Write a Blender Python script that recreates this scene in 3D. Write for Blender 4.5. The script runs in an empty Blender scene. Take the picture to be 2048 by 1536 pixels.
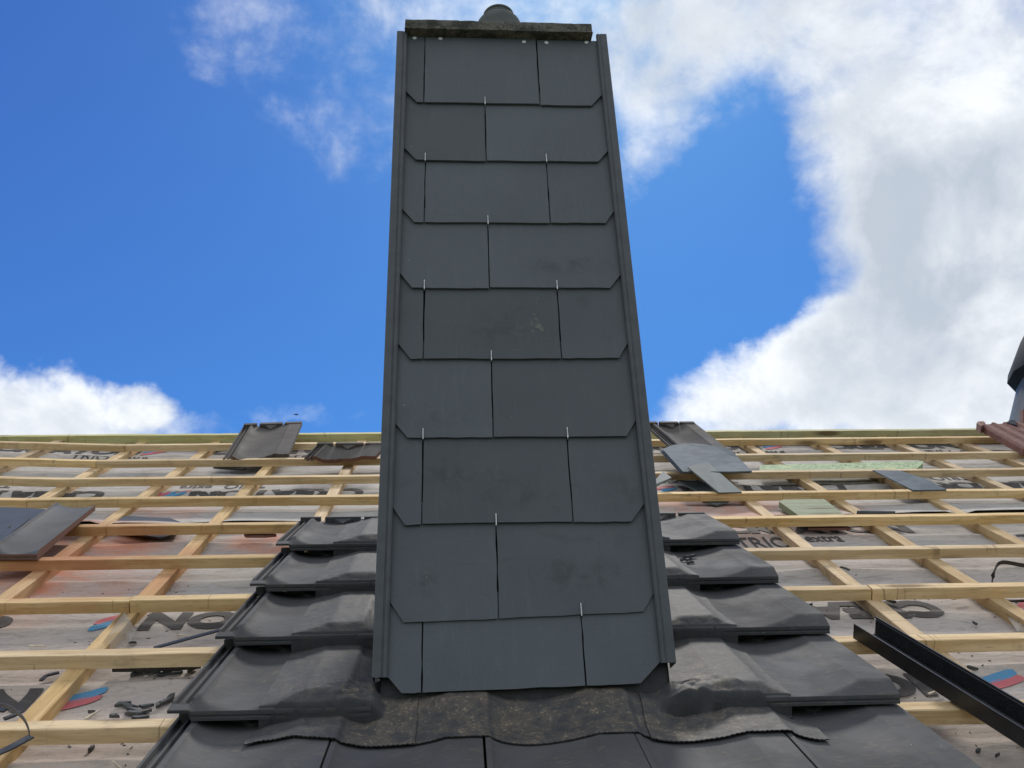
import bpy, bmesh, math, random
from mathutils import Vector, Matrix, noise
random.seed(7)
R = math.radians
sc = bpy.context.scene
COL = sc.collection

# ------------------------------------------------------------------ camera
FPX = 1865.99                                    # focal length in pixels of a 2048 px wide frame
S = 0.6196172                                    # roof pitch
CAM = Vector((0.0, -0.4911, 0.6885))
def cam_axes(pitch, yaw, roll):
    fw = Vector((math.sin(yaw)*math.cos(pitch), math.cos(yaw)*math.cos(pitch), math.sin(pitch)))
    rt = Vector((math.cos(yaw), -math.sin(yaw), 0)); up = rt.cross(fw)
    return rt*math.cos(roll)+up*math.sin(roll), -rt*math.sin(roll)+up*math.cos(roll), fw
CR, CU, CF = cam_axes(0.4910208, 0.0647200, -0.0347020)
cd = bpy.data.cameras.new('camera'); cam = bpy.data.objects.new('camera', cd); COL.objects.link(cam)
cd.sensor_width = 36; cd.lens = 36*FPX/2048; cd.clip_start = 0.02; cd.clip_end = 3000
cam.matrix_world = Matrix(((CR.x, CU.x, -CF.x, CAM.x), (CR.y, CU.y, -CF.y, CAM.y), (CR.z, CU.z, -CF.z, CAM.z), (0, 0, 0, 1)))
sc.camera = cam

# ------------------------------------------------------------------ light and sky
SUN_EL, SUN_AZ = R(56), R(14)                    # azimuth measured from +Y towards +X
sc.view_settings.view_transform = 'Standard'; sc.view_settings.look = 'None'
sc.view_settings.exposure = 0.35; sc.view_settings.gamma = 1
sl = bpy.data.lights.new('sun', 'SUN'); sl.energy = 2.1; sl.angle = R(10); sl.color = (1, .95, .87)
so = bpy.data.objects.new('sun', sl); COL.objects.link(so)
sdir = Vector((math.sin(SUN_AZ)*math.cos(SUN_EL), math.cos(SUN_AZ)*math.cos(SUN_EL), math.sin(SUN_EL)))
so.rotation_euler = sdir.to_track_quat('Z', 'Y').to_euler(); so.location = (0, 0, 20)

def ray(px, py):
    return CF + CR*((px-1024)/FPX) - CU*((py-768)/FPX)

class NT:
    def __init__(s, tree): s.t = tree; s.n = tree.nodes; s.l = tree.links
    def put(s, sock, v):
        if isinstance(v, bpy.types.NodeSocket): s.l.new(v, sock)
        elif v is not None:
            try: sock.default_value = v
            except Exception: sock.default_value = (v, v, v)
    def node(s, typ, ins=None, **kw):
        n = s.n.new(typ)
        for k, v in kw.items(): setattr(n, k, v)
        for k, v in (ins or {}).items(): s.put(n.inputs[k], v)
        return n
    def m(s, op, a, b=0.0, c=0.0, clamp=False):
        n = s.n.new('ShaderNodeMath'); n.operation = op; n.use_clamp = clamp
        s.put(n.inputs[0], a); s.put(n.inputs[1], b); s.put(n.inputs[2], c); return n.outputs[0]
    def v(s, op, a, b=None, sc_=None):
        n = s.n.new('ShaderNodeVectorMath'); n.operation = op
        s.put(n.inputs[0], a)
        if b is not None: s.put(n.inputs[1], b)
        if sc_ is not None: s.put(n.inputs['Scale'], sc_)
        return n.outputs['Value'] if op in ('LENGTH', 'DOT_PRODUCT', 'DISTANCE') else n.outputs['Vector']
    def noise(s, vec, scale, detail=4, rough=.55, dist=0.0):
        n = s.node('ShaderNodeTexNoise', {'Vector': vec, 'Scale': scale, 'Detail': detail, 'Roughness': rough, 'Distortion': dist})
        return n.outputs['Fac']
    def mix(s, f, a, b, mode='MIX'):
        n = s.n.new('ShaderNodeMix'); n.data_type = 'RGBA'; n.blend_type = mode
        s.put(n.inputs[0], f); s.put(n.inputs[6], a); s.put(n.inputs[7], b); return n.outputs[2]
    def ramp(s, f, lo, hi, a=0.0, b=1.0, smooth=True):
        n = s.n.new('ShaderNodeMapRange'); n.interpolation_type = 'SMOOTHSTEP' if smooth else 'LINEAR'
        s.put(n.inputs[0], f); s.put(n.inputs[1], lo); s.put(n.inputs[2], hi); s.put(n.inputs[3], a); s.put(n.inputs[4], b)
        return n.outputs[0]

def azel(px, py):
    k = ray(px, py).normalized(); return math.atan2(k.x, k.y), math.asin(k.z)

w = bpy.data.worlds.new('World'); sc.world = w; w.use_nodes = True
W_ = NT(w.node_tree); W_.n.clear()
sky = W_.node('ShaderNodeTexSky'); sky.sky_type = 'NISHITA'; sky.sun_disc = False
sky.sun_elevation = SUN_EL; sky.sun_rotation = SUN_AZ; sky.air_density = 1.0; sky.dust_density = 0.3; sky.ozone_density = 3.0
tc = W_.node('ShaderNodeTexCoord').outputs['Generated']
dirn = W_.v('NORMALIZE', tc)
sx = W_.node('ShaderNodeSeparateXYZ', {0: dirn})
az = W_.m('ARCTAN2', sx.outputs[0], sx.outputs[1]); el = W_.m('ARCSINE', sx.outputs[2])
# large-scale cloud banks at their bearings; the noise gives every edge its shape
warp = W_.node('ShaderNodeTexNoise', {'Vector': dirn, 'Scale': 5.0, 'Detail': 6, 'Roughness': .6}).outputs['Color']
warp = W_.v('SCALE', W_.v('SUBTRACT', warp, (.5, .5, .5)), sc_=0.16)
ae = W_.node('ShaderNodeCombineXYZ', {0: az, 1: el}).outputs[0]
ae = W_.v('ADD', ae, W_.v('MULTIPLY', warp, (1, 1, 0)))
def blob(px, py, rx, ry, st):
    a, e = azel(px, py)
    n = W_.v('SUBTRACT', ae, (a, e, 0)); n = W_.v('MULTIPLY', n, (math.cos(e)*FPX/rx, FPX/ry, 0))
    return W_.m('MULTIPLY_ADD', W_.ramp(W_.v('LENGTH', n), 1.25, .35), st, 0.0)
PLUS = [(1500, 10, 290, 130, .66), (1330, 130, 190, 190, .58), (1850, 80, 330, 300, .85), (1950, 420, 340, 330, 1.2), (1760, 330, 170, 260, .7),
        (1700, 760, 290, 150, 1.05), (1900, 780, 300, 200, 1.1), (1530, 780, 190, 130, .85), (1420, 850, 140, 80, .6), (1900, 650, 260, 160, .9),
        (640, 60, 280, 230, .29), (650, 265, 150, 100, .26), (1290, 270, 80, 120, .5), (760, 120, 170, 200, .26), (1030, 60, 330, 190, .48), (1260, 330, 90, 70, .3),
        (80, 800, 190, 95, 1.05), (290, 815, 85, 70, .85), (30, 880, 300, 110, 1.0), (370, 860, 90, 40, .4), (570, 845, 130, 35, .36), (1290, 60, 200, 160, .4), (530, 350, 70, 40, .15), (380, 230, 60, 80, .12)]
MINUS = [(1970, 720, 42, 55, .45), (1430, 500, 160, 300, .5), (1530, 655, 60, 25, .3), (1480, 230, 80, 90, .25), (250, 450, 430, 330, .5)]
tot = None
for b_ in PLUS:
    o_ = blob(*b_); tot = o_ if tot is None else W_.m('ADD', W_.m('MAXIMUM', tot, o_), W_.m('MULTIPLY', W_.m('MINIMUM', tot, o_), .3))
for b_ in MINUS: tot = W_.m('SUBTRACT', tot, blob(*b_))
# broken cloud added over the unseen rest of the sky, as even fill light
fwd = W_.v('DOT_PRODUCT', dirn, tuple(CF))
rest = W_.ramp(fwd, .78, .55, 0.0, .82)
tot = W_.m('ADD', tot, rest)
n1 = W_.noise(dirn, 7.0, 12, .62, .25)
n2 = W_.noise(W_.v('MULTIPLY', dirn, (1, 1, 1.6)), 22.0, 9, .6)
fld = W_.m('ADD', tot, W_.m('MULTIPLY', W_.m('SUBTRACT', n1, .5), 1.25))
fld = W_.m('ADD', fld, W_.m('MULTIPLY', W_.m('SUBTRACT', n2, .5), .62))
dens = W_.ramp(fld, .12, 1.08)
thick = W_.ramp(fld, .75, 1.5)
n3 = W_.noise(W_.v('ADD', dirn, (.02, .03, .06)), 6.0, 9, .55, .3)
ga, ge = azel(1880, 480)
gr = blob(1880, 470, 330, 270, .85)
g2 = W_.m('MAXIMUM', blob(1400, 60, 300, 160, .75), blob(1750, 130, 420, 220, .62))
grey = W_.m('MULTIPLY', W_.ramp(n3, .66, .34), thick, clamp=True)
grey = W_.m('ADD', W_.m('MULTIPLY', grey, .55), W_.m('MULTIPLY', W_.m('MAXIMUM', gr, g2), W_.ramp(n3, .72, .30, .2, .85)), clamp=True)
ccol = W_.mix(grey, (.82, .845, .865, 1), (.43, .48, .555, 1))
SKY = 0.10
skyc = W_.v('SCALE', sky.outputs[0], sc_=SKY)
sp_ = W_.node('ShaderNodeSeparateXYZ', {0: skyc})          # the deep blue a phone camera makes of a clear sky
rr_ = W_.m('MINIMUM', W_.m('MULTIPLY', W_.m('POWER', sp_.outputs[0], 2.2), 5.0), W_.m('MULTIPLY', sp_.outputs[0], .28))
skyc = W_.node('ShaderNodeCombineXYZ', {0: rr_, 1: W_.m('MULTIPLY', W_.m('POWER', sp_.outputs[1], 1.3), .84), 2: W_.m('MULTIPLY', sp_.outputs[2], .98)}).outputs[0]
nb = W_.noise(W_.v('ADD', dirn, tuple(sdir*.035)), 7.0, 12, .62, .25)
relief = W_.ramp(W_.m('SUBTRACT', nb, n1), -.10, .12, 0, 1)       # sides of the billows turned from the sun are greyer
ccol = W_.mix(W_.m('MULTIPLY', relief, .42), ccol, (.40, .46, .54, 1))
out_c = W_.mix(dens, skyc, ccol)
bg = W_.node('ShaderNodeBackground', {'Color': out_c, 'Strength': 1.0})
W_.l.new(bg.outputs[0], W_.node('ShaderNodeOutputWorld').inputs[0])

# ------------------------------------------------------------------ roof frame: x across, v up the slope, n out of the roof
TV = Vector((0, math.cos(S), math.sin(S))); NV = Vector((0, -math.sin(S), math.cos(S)))
XK = -1.56
def kink(x): return 0.035*(XK-x) if x < XK else 0.0
def W(x, v, n=0.0): return Vector((x, 0, 0)) + TV*v + NV*n
def hit(px, py, n=0.0):
    k = ray(px, py); t = (n - CAM.dot(NV))/k.dot(NV); P = CAM + k*t
    return P.x, P.dot(TV)
def face(px, py, y):
    k = ray(px, py); t = (y-CAM.y)/k.y; P = CAM+k*t
    return P.x, P.z
YF = 1.326

# ------------------------------------------------------------------ object helpers
def props(o, label=None, cat=None, group=None, kind=None):
    for k, val in (('label', label), ('category', cat), ('group', group), ('kind', kind)):
        if val: o[k] = val
    return o
def finish(me, smooth=True, ang=35):
    me.update()
    if smooth:
        for p in me.polygons: p.use_smooth = True
        me.set_sharp_from_angle(angle=R(ang))
def mk(name, verts, faces, mat, parent=None, base=None, smooth=False, ang=35, frame=True):
    """mesh object from world-space vertices; its origin sits at `base` (default the centroid), axes along the roof"""
    vs = [Vector(p) for p in verts]
    if parent is not None: M = parent.matrix_world.copy()
    else:
        if base is None: base = sum(vs, Vector())/len(vs)
        M = Matrix.Translation(base) @ (Matrix.Rotation(S, 4, 'X') if frame else Matrix.Identity(4))
    inv = M.inverted()
    me = bpy.data.meshes.new(name); me.from_pydata([inv @ p for p in vs], [], faces)
    bm = bmesh.new(); bm.from_mesh(me); bmesh.ops.recalc_face_normals(bm, faces=bm.faces); bm.to_mesh(me); bm.free()
    if mat: me.materials.append(mat)
    finish(me, smooth, ang)
    o = bpy.data.objects.new(name, me); COL.objects.link(o)
    if parent is not None: o.parent = parent
    else: o.matrix_world = M
    return o
def empty(name, loc, frame=False):
    o = bpy.data.objects.new(name, None); COL.objects.link(o); o.empty_display_size = .1
    o.matrix_world = Matrix.Translation(loc) @ (Matrix.Rotation(S, 4, 'X') if frame else Matrix.Identity(4))
    return o
def prism(top, down):
    """closed slab: polygon `top` pushed along vector(s) `down`"""
    n = len(top); ds = down if isinstance(down, list) else [down]*n
    vs = list(top)+[a+b for a, b in zip(top, ds)]
    fs = [tuple(range(n)), tuple(range(2*n-1, n-1, -1))]+[(i, n+i, n+(i+1) % n, (i+1) % n) for i in range(n)]
    return vs, fs
def join(parts):
    V, F = [], []
    for v, f in parts:
        o = len(V); V += v; F += [tuple(i+o for i in q) for q in f]
    return V, F
def box_pts(o, a, b, c):
    """box from corner o and edge vectors a, b, c"""
    return prism([o, o+a, o+a+b, o+b], c)
def gridfaces(nu, nv):
    return [(j*nu+i, j*nu+i+1, (j+1)*nu+i+1, (j+1)*nu+i) for j in range(nv-1) for i in range(nu-1)]
def tube(pts, r, seg=6):
    V, F = [], []
    for i, p in enumerate(pts):
        t = (pts[min(i+1, len(pts)-1)]-pts[max(i-1, 0)]).normalized()
        a = t.cross(Vector((.3, .2, 1))).normalized(); b = t.cross(a)
        for k in range(seg):
            q = 2*math.pi*k/seg; V.append(p+a*r*math.cos(q)+b*r*math.sin(q))
    for i in range(len(pts)-1):
        for k in range(seg): F.append((i*seg+k, i*seg+(k+1) % seg, (i+1)*seg+(k+1) % seg, (i+1)*seg+k))
    F.append(tuple(range(seg))); F.append(tuple((len(pts)-1)*seg+k for k in range(seg-1, -1, -1)))
    return V, F
def lathe(prof, c, seg=32):
    V, F = [], []
    for r, z in prof:
        for k in range(seg):
            a = 2*math.pi*k/seg; V.append(Vector((c[0]+r*math.cos(a), c[1]+r*math.sin(a), c[2]+z)))
    for i in range(len(prof)-1):
        for k in range(seg): F.append((i*seg+k, i*seg+(k+1) % seg, (i+1)*seg+(k+1) % seg, (i+1)*seg+k))
    F.append(tuple(range(seg))); F.append(tuple((len(prof)-1)*seg+k for k in range(seg)))
    return V, F

# ------------------------------------------------------------------ materials
def mat(name):
    m = bpy.data.materials.new(name); m.use_nodes = True; t = NT(m.node_tree)
    b = m.node_tree.nodes['Principled BSDF']; return m, t, b
def bump(t, b, h, dist, strength=1.0, normal=None):
    n = t.node('ShaderNodeBump', {'Height': h, 'Distance': dist, 'Strength': strength})
    if normal is not None: t.l.new(normal, n.inputs['Normal'])
    t.l.new(n.outputs[0], b.inputs['Normal']); return n.outputs[0]
def obj_c(t): return t.node('ShaderNodeTexCoord').outputs['Object']
def geo_c(t): return t.node('ShaderNodeNewGeometry').outputs['Position']
def rnd(t): return t.node('ShaderNodeObjectInfo').outputs['Random']
def near(t, p, r0, r1):
    return t.ramp(t.v('DISTANCE', geo_c(t), tuple(p)), r0, r1, 1.0, 0.0)

def wood(name, c1, c2, axis=0, grime=.35, treated=False):
    m, t, b = mat(name)
    oc = t.v('ADD', obj_c(t), t.node('ShaderNodeCombineXYZ', {0: t.m('MULTIPLY', rnd(t), 13.0), 1: t.m('MULTIPLY', rnd(t), 7.0), 2: rnd(t)}).outputs[0])
    sc3 = (3.0, 45.0, 45.0) if axis == 0 else (45.0, 3.0, 45.0)
    g = t.noise(t.v('MULTIPLY', oc, sc3), 1.0, 5, .6, .6)
    fine = t.noise(t.v('MULTIPLY', oc, tuple(q*6 for q in sc3)), 1.0, 3, .6)
    big = t.noise(oc, 2.3, 3, .5)
    col = t.mix(t.ramp(g, .38, .62), c1, c2)
    col = t.mix(t.ramp(big, .35, .7, 0, .4), col, tuple(q*.72 for q in c1[:3])+(1,))
    col = t.mix(t.ramp(fine, .56, .72, 0, .45), col, (c2[0]*.45, c2[1]*.4, c2[2]*.35, 1))
    # knots: sparse small dark ovals
    vo = t.node('ShaderNodeTexVoronoi', {'Vector': t.v('MULTIPLY', oc, (3.2, 14, 14) if axis == 0 else (14, 3.2, 14)), 'Scale': 1.0})
    kn = t.m('MULTIPLY', t.ramp(vo.outputs['Distance'], .30, .10), t.ramp(t.node('ShaderNodeSeparateColor', {0: vo.outputs['Color']}).outputs[0], .66, .72))
    col = t.mix(t.m('MULTIPLY', kn, .8), col, (.12, .065, .025, 1))
    cr = t.node('ShaderNodeTexVoronoi', {'Vector': t.v('MULTIPLY', oc, (9, .6, .6) if axis == 0 else (.6, 9, .6)), 'Scale': 1.0}, feature='DISTANCE_TO_EDGE')
    ck = t.m('MULTIPLY', t.ramp(cr.outputs['Distance'], .012, .004), t.ramp(t.noise(oc, 8, 2), .52, .6))
    col = t.mix(t.m('MULTIPLY', ck, .55), col, (.20, .12, .05, 1))
    # grime and footprints
    gm = t.noise(geo_c(t), 11.0, 7, .65, .4)
    col = t.mix(t.ramp(gm, .54, .72, 0, grime), col, (.17, .13, .09, 1))
    # brick dust left of the chimney
    dm = t.m('MULTIPLY', near(t, W(-1.12, 2.72), .15, .62), t.ramp(t.noise(geo_c(t), 6, 4), .35, .6, .15, .75))
    col = t.mix(dm, col, (.50, .21, .11, 1))
    hsv = t.node('ShaderNodeHueSaturation', {'Saturation': t.ramp(rnd(t), 0, 1, .86, 1.08), 'Value': t.ramp(t.m('FRACT', t.m('MULTIPLY', rnd(t), 7.3)), 0, 1, .84, 1.08), 'Color': col})
    t.l.new(hsv.outputs[0], b.inputs['Base Color']); b.inputs['Roughness'].default_value = .75
    b.inputs['Specular IOR Level'].default_value = .25
    bump(t, b, t.m('ADD', g, t.m('MULTIPLY', fine, .5)), .0012, .7)
    return m
M_BAT = wood('pine_batten', (.80, .59, .32, 1), (.60, .40, .18, 1), 0)
M_CB = wood('pine_counter_batten', (.68, .49, .27, 1), (.52, .35, .165, 1), 1, .5)
M_GREEN = wood('treated_green_timber', (.33, .38, .23, 1), (.26, .29, .15, 1), 0, .2)
M_RIDGE = wood('treated_ridge_board', (.56, .54, .28, 1), (.47, .42, .19, 1), 0, .35)
def green_saw():
    m, t, b = mat('mottled_green_timber')
    oc = obj_c(t)
    n = t.noise(t.v('MULTIPLY', oc, (1, 1.3, 1.3)), 48, 5, .6, 1.5); n2 = t.noise(oc, 9, 4)
    c = t.mix(t.ramp(n, .45, .6), (.36, .46, .25, 1), (.13, .20, .10, 1))
    c = t.mix(t.ramp(n2, .55, .68, 0, .55), c, (.50, .52, .28, 1))
    t.l.new(c, b.inputs['Base Color']); b.inputs['Roughness'].default_value = .8; bump(t, b, n, .002)
    return m
M_GREENSAW = green_saw()

def membrane():
    m, t, b = mat('roof_underlay_fleece')
    g = geo_c(t)
    a = t.noise(g, 1.6, 5, .55, .3); c_ = t.noise(t.v('MULTIPLY', g, (1, 3, 3)), 9, 6, .65, .8); f = t.noise(g, 220, 3, .7)
    low = t.ramp(t.v('DOT_PRODUCT', g, tuple(TV)), 3.3, 1.9)
    col = t.mix(low, (.42, .39, .355, 1), (.45, .365, .305, 1))
    col = t.mix(t.ramp(a, .35, .65, 0, .5), col, (.43, .415, .39, 1))
    col = t.mix(t.ramp(c_, .48, .68, 0, .6), col, (.22, .18, .145, 1))
    fib = t.noise(t.v('MULTIPLY', g, (30, 90, 90)), 1, 4, .6, .5)
    col = t.mix(t.ramp(fib, .48, .68, 0, .38), col, (.20, .18, .165, 1))
    col = t.mix(t.ramp(f, .35, .65, 0, .16), col, (.55, .53, .50, 1))
    # dirt crumbs
    sp = t.node('ShaderNodeTexVoronoi', {'Vector': t.v('MULTIPLY', g, (1, 1.4, 1.4)), 'Scale': 75.0})
    spm = t.m('MULTIPLY', t.ramp(sp.outputs['Distance'], .16, .08), t.ramp(t.node('ShaderNodeSeparateColor', {0: sp.outputs['Color']}).outputs[0], .80, .84))
    spm = t.m('MULTIPLY', spm, t.ramp(c_, .42, .55))
    col = t.mix(t.m('MULTIPLY', spm, low), col, (.05, .045, .04, 1))
    # red brick dust rubbed into the fleece left of the chimney
    st = None
    for (px, py, r, k) in ((190, 1090, .30, 1.), (80, 1160, .28, 1.), (540, 1085, .2, .8), (270, 1170, .17, .5), (30, 1220, .16, .5), (320, 1030, .22, .45), (1430, 1025, .45, .6), (1650, 1035, .3, .35)):
        x, v = hit(px, py, -.055); q = t.m('MULTIPLY', near(t, W(x, v, -.055), r*.3, r*1.15), k)
        st = q if st is None else t.m('MAXIMUM', st, q)
    st = t.m('MULTIPLY', st, t.ramp(t.noise(g, 5, 6, .6, .6), .36, .62, .25, 1.0))
    col = t.mix(t.m('MULTIPLY', st, .9), col, (.56, .21, .11, 1))
    t.l.new(col, b.inputs['Base Color']); b.inputs['Roughness'].default_value = .85
    b.inputs['Specular IOR Level'].default_value = .3
    bump(t, b, t.m('ADD', c_, t.m('MULTIPLY', f, .15)), .004, .8)
    return m
M_MEM = membrane()
def plain(name, c, rough=.6, c2=None, scale=12, bmp=0.0, spec=.5, metal=0.0, lo=.4, hi=.65):
    m, t, b = mat(name)
    g = geo_c(t); n = t.noise(g, scale, 6, .6, .3)
    col = t.mix(t.ramp(n, lo, hi), c+(1,), (c2 or tuple(q*.75 for q in c))+(1,))
    t.l.new(col, b.inputs['Base Color']); b.inputs['Roughness'].default_value = rough; b.inputs['Metallic'].default_value = metal
    b.inputs['Specular IOR Level'].default_value = spec
    if bmp: bump(t, b, t.noise(g, scale*8, 5, .65), bmp)
    return m
def ink(name, c):
    m, t, b = mat(name); g = geo_c(t)
    n = t.noise(g, 26, 7, .7); n2 = t.noise(t.v('MULTIPLY', g, (1, 3, 3)), 9, 6, .65, .8)
    col = t.mix(t.ramp(n, .56, .68, 0, .4), c+(1,), (.30, .28, .26, 1))
    col = t.mix(t.ramp(n2, .5, .72, 0, .25), col, (.20, .17, .15, 1))
    t.l.new(col, b.inputs['Base Color']); b.inputs['Roughness'].default_value = .8; b.inputs['Specular IOR Level'].default_value = .2
    return m
M_INK = ink('dark_print', (.075, .068, .064)); M_RED = ink('red_print', (.52, .14, .15)); M_BLUE = ink('blue_print', (.09, .26, .43))

def tile_mat(name, base, dust=.25, dustc=(.20, .165, .12), clay=False):
    m, t, b = mat(name)
    g = geo_c(t); oc = obj_c(t)
    r = rnd(t)
    n = t.noise(g, 7, 6, .6, .4); sc_ = t.noise(t.v('MULTIPLY', g, (22, 60, 60)), 1, 6, .7, 1.2); f = t.noise(g, 160, 3, .7)
    base4 = base+(1,)
    col = t.mix(t.ramp(n, .3, .7), base4, tuple(q*.78 for q in base)+(1,))
    col = t.mix(t.ramp(t.noise(g, 3.1, 4, .5), .5, .7, 0, .45), col, (base[0]*.85, base[1]*.95, base[2]*1.22, 1))
    col = t.mix(t.ramp(sc_, .53, .70, 0, dust*.9), col, dustc+(1,))
    col = t.mix(t.ramp(f, .66, .78, 0, dust*.8), col, (.32, .28, .22, 1))
    # tiny pale chips
    sp = t.node('ShaderNodeTexVoronoi', {'Vector': g, 'Scale': 46.0})
    spm = t.m('MULTIPLY', t.ramp(sp.outputs['Distance'], .07, .03), t.ramp(t.node('ShaderNodeSeparateColor', {0: sp.outputs['Color']}).outputs[0], .82, .86))
    col = t.mix(t.m('MULTIPLY', spm, .7), col, (.42, .40, .36, 1))
    hsv = t.node('ShaderNodeHueSaturation', {'Value': t.ramp(r, 0, 1, .88, 1.12), 'Color': col})
    fin = hsv.outputs[0]
    if clay:   # unglazed clay on the broken or cut edge
        nz = t.v('DOT_PRODUCT', t.node('ShaderNodeTexCoord').outputs['Normal'], (0, 0, 1))
        if clay == 'end': nz = t.m('ADD', nz, t.ramp(t.node('ShaderNodeSeparateXYZ', {0: oc}).outputs[1], .018, .03, 0, 1))
        fin = t.mix(t.ramp(nz, .25, .5), t.mix(n, (.19, .10, .075, 1), (.12, .066, .05, 1)), fin)
    t.l.new(fin, b.inputs['Base Color'])
    t.put(b.inputs['Roughness'], t.ramp(n, .3, .7, .74, .88)); b.inputs['Specular IOR Level'].default_value = .16
    bump(t, b, t.m('ADD', t.noise(g, 55, 5, .6), t.m('MULTIPLY', sc_, .4)), .0011, .55)
    return m
M_TILE = tile_mat('anthracite_tile', (.090, .090, .093), .42)
M_TILE_LOOSE = tile_mat('brown_grey_tile', (.125, .113, .104), .3)
M_TILE_BROKEN = tile_mat('broken_brown_tile', (.125, .113, .104), .3, clay='end')
M_TILE_GREY = tile_mat('worn_grey_tile', (.15, .15, .15), .35, clay=True)

def cladding():
    m, t, b = mat('fibre_cement_slate')
    g = geo_c(t)
    n = t.noise(g, 3.2, 5, .55, .3); f = t.noise(g, 420, 2, .6); s_ = t.noise(t.v('MULTIPLY', g, (1, 1, 2.4)), 6.5, 6, .6, .8)
    col = t.mix(t.ramp(n, .35, .68), (.090, .101, .112, 1), (.076, .086, .097, 1))
    col = t.mix(t.ramp(s_, .62, .78, 0, .45), col, (.052, .060, .067, 1))
    col = t.mix(t.ramp(f, .4, .7, 0, .12), col, (.17, .20, .205, 1))
    def at(px, py, rr, k, c, st=(1, 1, 1), lo=.4, hi=.6, sc=20):
        x, z = face(px, py, YF); p = Vector((x, YF, z))
        d = t.v('LENGTH', t.v('MULTIPLY', t.v('SUBTRACT', g, tuple(p)), st))
        mk_ = t.m('MULTIPLY', t.ramp(d, rr, rr*.15), t.ramp(t.noise(g, sc, 7, .68, .5), lo, hi, 0, k))
        return t.mix(mk_, col_, c)
    for (px, py, rr, k, st) in ((1130, 528, .11, .75, (.75, 1, 2.6)), (920, 945, .12, .8, (.8, 1, 2.0)), (1035, 985, .09, .6, (.8, 1, 2.0)), (1165, 1150, .13, .8, (.8, 1, 2.3)),
                                (1240, 985, .07, .7, (1, 1, 1.2)), (850, 1168, .055, .8, (1, 1, 1.4)), (955, 1146, .03, .7, (1, 1, 1)), (1180, 600, .06, .5, (1, 1, 2)),
                                (990, 650, .09, .5, (1, 1, 1)), (860, 830, .09, .5, (.7, 1, 2)), (805, 955, .05, .6, (1, 1, 1)), (1240, 1080, .05, .4, (1, 1, 2))):
        col_ = col; col = at(px, py, rr, k*.75, (.042, .049, .055, 1), st, .42, .66, 22)
    # lichen-coloured scuff on the fifth course, a few pale nicks
    for (px, py, rr, k, st) in ((1075, 610, .055, 1, (1.3, 1, .7)), (1055, 660, .05, 1, (.8, 1, 1.4)), (1035, 690, .03, .8, (1, 1, 1)), (850, 1165, .03, .7, (1, 1, 1)), (955, 1198, .012, 1, (1, 1, 1)), (1190, 935, .018, .9, (1, 1, .7)), (1120, 1140, .03, .5, (1, 1, 1))):
        col_ = col; col = at(px, py, rr, k, (.22, .22, .15, 1), st, .58, .66, 48)
    # scattered pale nicks
    sp = t.node('ShaderNodeTexVoronoi', {'Vector': g, 'Scale': 26.0})
    spm = t.m('MULTIPLY', t.ramp(sp.outputs['Distance'], .045, .02), t.ramp(t.node('ShaderNodeSeparateColor', {0: sp.outputs['Color']}).outputs[0], .86, .88))
    col = t.mix(t.m('MULTIPLY', spm, .8), col, (.4, .42, .42, 1))
    stz = t.noise(t.v('MULTIPLY', g, (60, 60, 9)), 1, 5, .65, .6)      # faint run marks down the face
    col = t.mix(t.ramp(stz, .52, .72, 0, .22), col, (.13, .145, .15, 1))
    sc2 = t.noise(t.v('MULTIPLY', g, (8, 8, 60)), 1, 4, .7, 1.0)
    col = t.mix(t.ramp(sc2, .62, .72, 0, .3), col, (.06, .068, .075, 1))
    hsv = t.node('ShaderNodeHueSaturation', {'Value': t.ramp(rnd(t), 0, 1, .86, 1.12), 'Color': col})
    t.l.new(hsv.outputs[0], b.inputs['Base Color']); b.inputs['Roughness'].default_value = .6; b.inputs['Specular IOR Level'].default_value = .35
    bump(t, b, t.m('ADD', t.noise(g, 30, 4, .6), t.m('MULTIPLY', f, .25)), .0006, .5)
    return m
M_CLAD = cladding()
M_TRIM = plain('dark_edge_profile', (.066, .074, .084), .55, (.052, .059, .067), 25)
M_SLATE = plain('loose_slate', (.12, .145, .17), .8, (.085, .105, .125), 14, .0006, spec=.15)
M_SLATE2 = plain('grey_green_slate', (.115, .14, .14), .7, (.095, .115, .12), 10, .0004)
M_SLATEB = plain('blue_black_slate', (.05, .060, .074), .55, (.04, .048, .06), 10, .0004)
M_BLACK = plain('black_plastic', (.012, .013, .015), .38, (.02, .021, .022), 20)
M_STRAP = plain('dark_strip_plastic', (.035, .037, .04), .5, (.055, .057, .06), 30)
M_CHIP = plain('slate_chip', (.055, .06, .065), .7, (.11, .11, .105), 60, .001)
M_PALE = plain('pale_splinter', (.62, .56, .44), .8, (.5, .42, .3), 60)
M_STEEL = plain('stainless_steel', (.62, .62, .60), .3, (.5, .5, .48), 60, metal=.9)
M_NAIL = plain('zinc_nail_head', (.70, .72, .72), .45, (.55, .56, .55), 90, metal=.3)
M_POT = plain('weathered_pot', (.075, .085, .082), .8, (.10, .105, .095), 18, .001)
M_CLAY = plain('red_brown_clay', (.22, .105, .085), .8, (.16, .075, .06), 20, .001)
M_DARKCAP = plain('dark_blue_cap', (.020, .026, .038), .8, (.026, .033, .045), 15, spec=.1)
M_CORE = plain('chimney_masonry', (.05, .05, .05), .9, (.03, .03, .03), 20)
M_DECK = plain('roof_boarding', (.18, .13, .08), .9, (.12, .09, .06), 10)
M_GROUND = plain('grass_ground', (.07, .10, .035), .9, (.05, .07, .03), .3)
M_WALL = plain('rendered_wall', (.5, .47, .42), .9, (.42, .39, .35), 3)
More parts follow.
